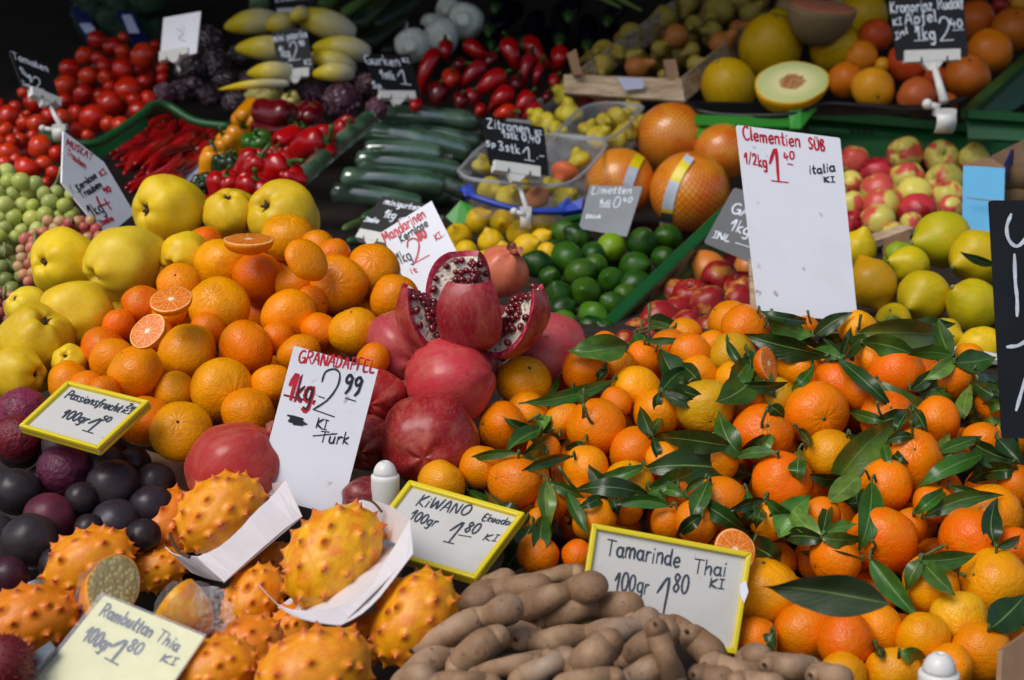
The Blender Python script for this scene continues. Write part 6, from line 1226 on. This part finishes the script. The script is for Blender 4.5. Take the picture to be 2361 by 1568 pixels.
for k, (p, r) in enumerate(TM):
    d = 1.255 - .0078 * k; L = sum(math.dist(p[i], p[i + 1]) for i in range(len(p) - 1)); nl = max(1, round(L / (r * 2.1))); r = r * 1.0
    e = p[0]; f = p[-1]; q0 = (Vector(e) - Vector(p[1])).normalized() * r * .75; q1 = (Vector(f) - Vector(p[-2])).normalized() * r * .75
    pts = [(e[0] + q0.x, e[1] + q0.y)] + list(p) + [(f[0] + q1.x, f[1] + q1.y)]; Lt = L + 1.5 * r; en = min(.42, r / Lt)
    pr = lambda t, nl=nl, en=en, k=k: capsule(en)(t) * (1 - .2 * (.5 - .5 * math.cos(2 * math.pi * (nl * t + .5))) ** 2 * (1 if en < t < 1 - en else .4) + .05 * math.sin(t * 9 + k))
    o = long_item('tamarind_pod', [(a, b, d + (.012 if i % 2 else 0)) for i, (a, b) in enumerate(pts)], r, 'tamarind_pod', (150, 120, 90), None, 'tamarind', 'tamarind pods heaped at the bottom', pr, 18, 44, lum=.0011)
    sub('pod_tip', tube([(pts[0][0], pts[0][1], d - .001), (pts[0][0] + q0.x * .18, pts[0][1] + q0.y * .18, d - .002)], r * .14, None, n=7, k=3), 'dry_calyx', o, True)
    cl.append((o, (e[0] + f[0]) / 2, (e[1] + f[1]) / 2))
rows = {}
for t in cl: rows.setdefault(min(5, max(0, int((t[2] - 1330) / 42))), []).append(t)
for i, k in enumerate(sorted(rows)):
    for j, t in enumerate(sorted(rows[k], key=lambda t: t[1])): t[0]['label'] = f'brown tamarind pod, {ORDN[j]} from the left in the {ORDN[i]} row down the heap'

# ------------------------------------------------------------ grapes
def bunch(poly, r, d0, tints, label, grp, spine, zback):
    root = empty('grape_bunch', P(spine[-1][0], spine[-1][1], d0)); tag(root, label, 'grapes', grp); us = [p[0] for p in poly]; vs = [p[1] for p in poly]; n = 0
    for layer in range(2):
        v = min(vs)
        while v < max(vs):
            u = min(us) + (int((v - min(vs)) / (r * 1.5)) % 2) * r
            while u < max(us):
                uu, vv = u + r5.uniform(-.35, .35) * r, v + r5.uniform(-.35, .35) * r
                if inside(uu, vv, poly) and n < 98 and not (layer and r5.random() < .35):
                    rr = r * r5.uniform(.82, 1.12) * (.92 if layer else 1); d = d0 + (260 - 0) * 0 + (590 - vv) / 500 * .14 + layer * .03 + r5.uniform(-.012, .012)
                    b = ob('berry', KIND['grape']['mesh'][0], root); b.location = P(uu, vv, d) - root.location; s = rr * d / F; b.scale = (s, s, s); b.rotation_euler = (r5.uniform(0, 3), r5.uniform(0, 3), r5.uniform(0, 3)); color(b, r5.choice(tints)); n += 1
                u += r * 1.75
            v += r * 1.35
    s3 = spline(spine, 10); sub('stem', sweep([P(q[0], q[1], d0 + (590 - q[1]) / 500 * .14 + (.02 if i > 3 else -.02)) for i, q in enumerate(s3)], [.0022] * 10, 7), 'pale_stalk', root, True)
WT = [(176, 190, 96), (190, 200, 116), (164, 178, 104), (198, 202, 106)]; RT = [(206, 126, 110), (190, 110, 100), (200, 150, 110), (188, 84, 92), (196, 160, 120)]
bunch([(-20,395),(60,400),(100,420),(100,520),(60,560),(-20,560)], 19.5, 2.02, WT, 'green grapes in the left bunch at the left edge', 'green grape bunches', [(30,400),(50,430),(60,480)], 0)
bunch([(100,440),(150,420),(190,480),(200,530),(140,540),(105,540)], 18.5, 2.0, WT, 'green grapes in the right bunch beside the Trauben card', 'green grape bunches', [(140,385),(138,400),(128,425),(112,440),(104,450)], 0)
bunch([(-20,560),(40,560),(60,640),(30,680),(-20,690)], 19.5, 1.92, [(120, 136, 76), (132, 146, 84)], 'darker green grapes low at the left edge behind the quinces', 'green grape bunches', [(10,560),(14,600),(20,640)], 0)
bunch([(110,508),(150,490),(200,500),(240,520),(244,556),(180,560),(120,560)], 14, 1.93, RT, 'pinkish grapes lying against the Trauben card', 'pink grape bunches', [(160,500),(170,520),(180,540)], 0)
bunch([(50,540),(110,535),(130,580),(90,630),(70,660),(30,610)], 14, 1.90, RT, 'pinkish grapes in the bunch left of the top quinces', 'pink grape bunches', [(80,540),(80,580),(70,620)], 0)
bunch([(-20,660),(40,670),(60,720),(30,750),(-20,745)], 14, 1.84, [(150, 70, 84), (170, 90, 96), (186, 120, 100)], 'dark pink grapes low at the left edge', 'pink grape bunches', [(10,660),(10,690),(10,720)], 0)

# ------------------------------------------------------------ clear punnets
def punnet(rim, d0, d1, drop, label):
    """rounded basin: rim polygon in the picture, depth by height, walls falling towards a smaller floor"""
    vs = [p[1] for p in rim]; q = [tuple(p) for p in spline([(*p,) for p in rim + [rim[0]]], 60)][:-1]
    top = [P(u, v, d0 + (d1 - d0) * (max(vs) - v) / (max(vs) - min(vs))) for u, v in q]; c = sum(top, Vector()) / len(top); n = len(top); V = []; Fc = []
    for k, (f, z) in enumerate(((1.05, -.004), (1.05, .001), (.99, .001), (.95, -drop * .5), (.86, -drop * .92), (.78, -drop))): V += [c + (t - c) * f + Vector((0, 0, z)) for t in top]
    for k in range(5):
        for i in range(n): j = (i + 1) % n; Fc.append((k * n + i, k * n + j, (k + 1) * n + j, (k + 1) * n + i))
    V.append(c + Vector((0, 0, -drop))); b = len(V) - 1
    for i in range(n): Fc.append((5 * n + i, 5 * n + (i + 1) % n, b))
    o = thing('plastic_punnet', (V, Fc), 'clear_plastic', label, 'punnet', 'clear plastic punnets of small pears', smooth=True)
    sub('rim', (lambda P3: sweep(P3 + [P3[0]], [.0028] * (n + 1), 6))([c + (t - c) * 1.03 for t in top]), 'clear_rim', o, True)
plain('clear_rim', lin((170, 176, 180)), .2, .05, 20, alpha=.55)
punnet([(1062,392),(1090,410),(1180,420),(1290,424),(1340,400),(1388,345),(1378,322),(1250,312),(1130,330)], 2.44, 2.68, .075, 'clear plastic punnet of small pears in front on the blue tray')
punnet([(1282,308),(1350,318),(1415,312),(1470,262),(1474,245),(1400,238),(1340,252)], 2.64, 2.86, .07, 'clear plastic punnet of small pears beside the netted pomelos')
punnet([(1170,276),(1230,282),(1290,296),(1345,250),(1340,236),(1260,228),(1210,245)], 2.78, 3.0, .07, 'clear plastic punnet at the back below the pointed peppers')

# ------------------------------------------------------------ white capped posts
def post(u, v, d, r, lab):
    b = P(u, v, d); R1 = r * d / F; pr = [(0, -.16), (R1, -.16), (R1, -.003), (R1 * 1.0, 0), (R1 * .93, .001), (R1 * .86, .001), (R1 * .86, .002)]
    body = lathe(pr + [(0, .002)], 28); o = thing('sign_post', ([q + b for q in body[0]], body[1]), 'white_plastic', lab, 'post', None, smooth=False)
    o.data.polygons.foreach_set('use_smooth', [len(p.vertices) == 4 for p in o.data.polygons])
    dome = lathe([(0, .001)] + [(R1 * .82 * math.cos(t), .002 + R1 * .95 * math.sin(t)) for t in np.linspace(0, math.pi / 2 * .86, 8)] + [(R1 * .12, R1 * .90), (0, R1 * .86)], 24); sub('cap', ([q + b for q in dome[0]], dome[1]), 'white_plastic', o, True)
post(888, 1097, 1.365, 33, 'white plastic post with domed cap between pomegranates and KIWANO sign')
post(2165, 1552, 1.10, 47, 'white plastic post with domed cap at the lower right edge')

# ------------------------------------------------------------ pomelo bands
def band(it, lab_cols):
    o = it['o']; R1 = it['R'] * 1.035; c = Vector(o.location)
    pts, d = it['band'], it['d']; s = spline(pts, 24); V = []; Fc = []; mi = []
    for i, (u, v, wd) in enumerate(s):
        t0 = s[max(0, i - 1)]; t1 = s[min(23, i + 1)]; tx = Vector((t1[0] - t0[0], t1[1] - t0[1])).normalized(); nr = Vector((-tx.y, tx.x))
        for sg in (-1, 1):
            uu, vv = u + nr.x * wd * sg, v + nr.y * wd * sg; ray = (P(uu, vv, 1) - CAM).normalized(); oc = CAM - c; bq = oc.dot(ray); dis = max(0, bq * bq - (oc.length_squared - R1 * R1)); V.append(CAM + ray * (-bq - math.sqrt(dis)) - c)
    for i in range(23): Fc.append((2 * i, 2 * i + 1, 2 * i + 3, 2 * i + 2)); mi.append(lab_cols[min(len(lab_cols) - 1, i * len(lab_cols) // 23)])
    me = mesh('label_band', V, Fc, [MATS['yellow_label'], MATS['silver_label'], MATS['slate_board']]); me.polygons.foreach_set('material_index', mi); b = ob('label_band', me); b.parent = o; b.matrix_parent_inverse = Matrix.LocRotScale(o.location, o.rotation_quaternion, o.scale).inverted(); b.location = c
for it in ITEMS:
    if it['kind'] == 'pomelo' and it['u'] == 1590: it['band'] = [(1592,360,11),(1565,400,12),(1545,450,13),(1536,500,13),(1532,522,11)]; band(it, [1, 0, 0, 0, 1, 1, 1, 1, 0, 2, 2, 1, 0])
    if it['kind'] == 'pomelo' and it['u'] == 1430: it['band'] = [(1477,358,11),(1462,385,12),(1448,425,12),(1442,450,11)]; band(it, [0, 0, 1, 1, 1, 1])

# ------------------------------------------------------------ clementine leaves (base, tip, width, tone)
LV = [(1449,796,1304,810,50,2),(1464,763,1447,843,20,1),(1474,770,1490,840,28,1),(1497,737,1582,770,36,1),(1486,786,1580,783,15,1),(1524,803,1590,905,46,0),(1414,876,1194,930,28,1),(1287,873,1254,912,18,1),(1320,900,1367,926,22,1),(1247,990,1167,1043,30,1),(1220,990,1257,1030,22,0),(1290,1006,1204,1056,32,1),
 (1772,740,1875,773,46,2),(1752,716,1892,740,20,0),(1875,776,1968,720,30,0),(1908,820,1715,770,46,0),(1805,770,1925,826,42,0),(1885,790,1962,770,30,1),(1975,770,2202,776,56,2),(1985,790,2120,822,44,1),(2032,746,2095,753,30,2),(2105,740,2205,746,28,0),(2200,836,2298,823,44,1),(2235,890,2308,870,46,0),(2232,910,2310,966,50,0),
 (1928,823,2062,946,30,0),(2025,876,2241,970,32,1),(2122,910,2195,870,30,1),(2098,900,2155,846,26,0),(1742,866,1650,926,58,1),(1702,886,1822,880,22,0),(1875,843,1818,903,22,1),(1675,783,1725,856,18,0),(1722,806,1730,856,22,0),(1568,840,1615,890,30,0),(1690,1030,1500,1006,42,0),(1920,1125,2080,962,62,2),
 (1955,946,2058,973,22,1),(2162,1043,2268,1006,26,1),(1775,936,1808,963,28,0),(1197,1045,1064,1065,18,1),(1260,1045,1187,1085,36,1),(1320,1052,1187,1095,20,1),(1077,1128,1174,1172,26,1),(1270,1102,1264,1248,44,2),(1254,1188,1244,1292,36,1),(1227,1208,1150,1328,56,0),(1307,1132,1357,1235,26,1),(1500,1145,1314,1135,36,0),
 (1487,1072,1360,1102,26,1),(1547,1168,1410,1168,26,1),(1564,1122,1490,1138,28,1),(1735,1095,1475,1085,68,0),(1792,1045,1685,1062,22,1),(1582,1142,1738,1245,34,0),(1722,1128,1728,1235,22,1),(1795,1240,1872,1142,56,2),(1985,1095,1905,1165,44,2),(2010,1108,1978,1275,46,1),(1990,1292,1842,1272,28,1),
 (2005,1285,2120,1428,42,1),(1735,1260,1800,1300,56,0),(1808,1238,1908,1250,34,0),(2275,1045,2108,1128,34,1),(2320,1052,2225,1115,34,0),(2108,1185,2188,1122,26,1),(2128,1195,2315,1142,34,1),(2190,1120,2278,1138,20,0),(2282,1450,2366,1370,66,0),(2075,1505,2138,1518,30,2),(1785,1458,1752,1515,38,0),(2020,1490,2032,1520,20,0),
 (1350,1018,1300,1032,18,0),(1620,1190,1560,1240,26,0),(1960,1000,2012,1060,24,0),(2300,1010,2355,1070,40,0),(2260,1090,2355,1085,34,0),(1400,850,1372,880,18,0),(1840,990,1870,1030,20,0),(2070,1330,2110,1340,20,0)]
TONE = {0: (38, 66, 22), 1: (62, 100, 30), 2: (100, 138, 50)}
CL = [i for i in ITEMS if i['cat'] == 'clementine' and not i['fill']]
ALLR = [i for i in ITEMS if 0 < i['d'] < 2.1]
def surf(u, v):
    best = 1.0 / (1 / 1.26 + (1 / 1.74 - 1 / 1.26) * (1560 - v) / 820) + .02
    for i in ALLR:
        q = (i['u'] - u) ** 2 + (i['v'] - v) ** 2
        if q < i['r'] ** 2: best = min(best, i['d'] - math.sqrt(i['r'] ** 2 - q) * i['d'] / F * .97)
    return best
def leaf(b, t, wpx, tone, k, host=None, dlift=0.0, big=False):
    n = 14; off = .004; du, dv = t[0] - b[0], t[1] - b[1]; L = math.hypot(du, dv); bow = r5.uniform(-.10, .10) * L
    path = [(b[0] + du * q + (-dv / L) * bow * 4 * q * (1 - q), b[1] + dv * q + (du / L) * bow * 4 * q * (1 - q)) for q in np.linspace(0, 1, n)]
    nx, ny = -dv / L * wpx * .38, du / L * wpx * .38; sd = [min(surf(*p), surf(p[0] + nx, p[1] + ny), surf(p[0] - nx, p[1] - ny)) - off for p in path]; d0, d1 = sd[0], sd[-1]
    if abs(d1 - d0) > .05: d1 = d0 + math.copysign(.05, d1 - d0); d0 = min(d0, sd[0])
    need = 0
    for q, s_ in zip(np.linspace(0, 1, n)[2:-2], sd[2:-2]): need = max(need, (d0 + (d1 - d0) * q - s_) / (4 * q * (1 - q)))
    need = min(need, .035); curl = r5.choice([0, .006, .012, .018, -.010])
    C3 = [P(p[0], p[1], d0 + (d1 - d0) * q - need * 4 * q * (1 - q) - dlift + curl * q ** 2.2) for p, q in zip(path, np.linspace(0, 1, n))]
    roll = r5.uniform(-.5, .5); dm = (d0 + d1) / 2; wd = wpx * dm / F / 2 / math.cos(roll) ; V = []; Fc = []; uv = []; m_ = 7; fold = r5.uniform(.1, .6); tw = r5.uniform(-1.1, 1.1); wav = r5.uniform(.03, .12)
    for i, c in enumerate(C3):
        q = i / (n - 1); tg = (C3[min(n - 1, i + 1)] - C3[max(0, i - 1)]).normalized(); vw = (CAM - c).normalized(); sx = tg.cross(vw).normalized(); a = roll + tw * (q - .5); sx2 = Matrix.Rotation(a, 3, tg) @ sx; nn = sx2.cross(tg) * -1
        if nn.dot(vw) < 0: nn = -nn
        ww = wd * max(.02, (math.sin(math.pi * q ** .82)) ** 1.05) * (1 if q < .97 else .4)
        for j in range(m_):
            x = (j / (m_ - 1)) * 2 - 1; V.append(c + sx2 * ww * x + nn * (ww * fold * abs(x) ** 1.3 - ww * .15 + wd * wav * math.sin(q * 17 + x * 2 + k) * abs(x))); uv.append((q, j / (m_ - 1)))
    for i in range(n - 1):
        for j in range(m_ - 1): a = i * m_ + j; Fc.append((a, a + 1, a + m_ + 1, a + m_))
    nf = (V[Fc[40][1]] - V[Fc[40][0]]).cross(V[Fc[40][3]] - V[Fc[40][0]])
    if nf.dot(CAM - V[Fc[40][0]]) < 0 and r5.random() < .9: Fc = [f[::-1] for f in Fc]
    me = mesh('leaf', [v - C3[0] for v in V], Fc, MATS['leaf_blade']); ul = me.uv_layers.new(name='UVMap')
    for p in me.polygons:
        for li in p.loop_indices: ul.data[li].uv = uv[me.loops[li].vertex_index]
    o = ob('leaf', me); color(o, tuple(c * r5.uniform(.9, 1.1) for c in TONE[tone]))
    it = host or min(CL, key=lambda i: (Vector(i['o'].location) - C3[0]).length - i['R']); h = it['o']; MI = Matrix.LocRotScale(h.location, h.rotation_quaternion, h.scale).inverted()
    o.parent = h; o.matrix_parent_inverse = MI; o.location = C3[0]
    # twig from the leaf foot to the fruit
    hc = Vector(h.location); dirn = (C3[0] - hc).normalized(); root_ = hc + dirn * it['R'] * .93; e = C3[0] + (C3[1] - C3[0]) * .5; md = (root_ + C3[0]) / 2 + Vector((0, 0, .006))
    tv, tf = sweep(spline([tuple(root_), tuple(md), tuple(C3[0]), tuple(e)], 10), [.0013] * 9 + [.0006], 6)
    tm = ob('twig', mesh('twig', [v - root_ for v in tv], tf, MATS['twig'])); tm.parent = h; tm.matrix_parent_inverse = MI; tm.location = root_
for k, (a, b, c, d, wd, tn) in enumerate(LV): leaf((a, b), (c, d), wd * 1.25, tn, k)
POLY = [(1120,1100),(1230,920),(1420,860),(1560,760),(1720,730),(2000,760),(2240,830),(2361,960),(2361,1380),(2180,1330),(1960,1240),(1780,1240),(1740,1250),(1380,1190),(1230,1230)]
rl = random.Random(31); cnt = 0; feet = []
while cnt < 25:
    u, v = rl.uniform(1120, 2361), rl.uniform(740, 1400)
    if not inside(u, v, POLY) or any((u - a) ** 2 + (v - b) ** 2 < 95 ** 2 for a, b in feet): continue
    if min(((i['u'] - u) ** 2 + (i['v'] - v) ** 2) ** .5 / i['r'] for i in CL) < .84: continue      # leaf feet sit between the fruit
    feet.append((u, v)); cnt += 1; a0 = rl.uniform(0, 6.28)
    for q in range(rl.choice([2, 3, 3, 4])):      # a sprig: leaves fanning from one foot
        a = a0 + q * rl.uniform(.55, 1.1); L = rl.uniform(70, 150) * (1 - .1 * q)
        leaf((u + rl.uniform(-5, 5), v + rl.uniform(-4, 4)), (u + L * math.cos(a), v + L * .8 * math.sin(a)), L * rl.uniform(.27, .40), rl.choice([0, 0, 1, 1, 2]), cnt * 5 + q)
# one big loose leaf close by, and the bit of leaf on the lemon
def loose_leaf(b, t, wpx, d0, d1, tint, lab, k):
    global surf
    keep = surf; surf = lambda u, v: d0 + (d1 - d0) * ((u - b[0]) / (t[0] - b[0] + 1e-6)); n0 = set(bpy.data.objects)
    leaf(b, t, wpx, 0, k); new = [o for o in bpy.data.objects if o not in n0]; surf = keep
    for o in new:
        if o.name.startswith('leaf'): o.parent = None; o.matrix_parent_inverse = Matrix(); color(o, tint); o.name = 'loose_leaf'; tag(o, lab, 'leaf')
        else: bpy.data.objects.remove(o)
loose_leaf((2050,1392), (1760,1352), 96, 1.115, 1.10, (64, 76, 48), 'big brownish green leaf lying over the front clementines', 3)
loose_leaf((2300,612), (2212,580), 22, 1.96, 1.95, (46, 74, 34), 'small torn leaf lying on the yellow lemon beside the black board', 5)
# bare green twigs sticking up
TW = [((1495,800),(1497,700)),((1757,760),(1780,712)),((1980,765),(1985,725)),((1880,760),(1862,716)),((2100,1010),(2100,970)),((1757,985),(1770,940)),((2040,965),(2022,925)),((1345,965),(1346,895)),((1308,1040),(1312,1002)),((2015,1265),(2010,1245)),((2120,1290),(2175,1258)),((2190,1305),(2228,1330)),((1370,980),(1345,930)),((1212,975),(1245,955)),((1330,1130),(1288,1075)),((2235,860),(2252,843)),((1560,745),(1535,765)),((1480,740),(1470,790))]
for k, (a, b) in enumerate(TW):
    it = min(CL, key=lambda i: (i['u'] - a[0]) ** 2 + (i['v'] - a[1]) ** 2 - i['r'] ** 2); h = it['o']; MI = Matrix.LocRotScale(h.location, h.rotation_quaternion, h.scale).inverted(); d = surf(*a) + .003
    q = [P(a[0], a[1], d), P((a[0] * 2 + b[0]) / 3 + r5.uniform(-6, 6), (a[1] * 2 + b[1]) / 3, d - .008), P(b[0], b[1], d - .012)]; tv, tf = sweep(spline([tuple(x) for x in q], 8), [.0018, .0016, .0015, .0014, .0014, .0014, .0015, .0019], 6); tm = ob('twig', mesh('twig', [v - q[0] for v in tv], tf, MATS['twig'])); tm.parent = h; tm.matrix_parent_inverse = MI; tm.location = q[0]
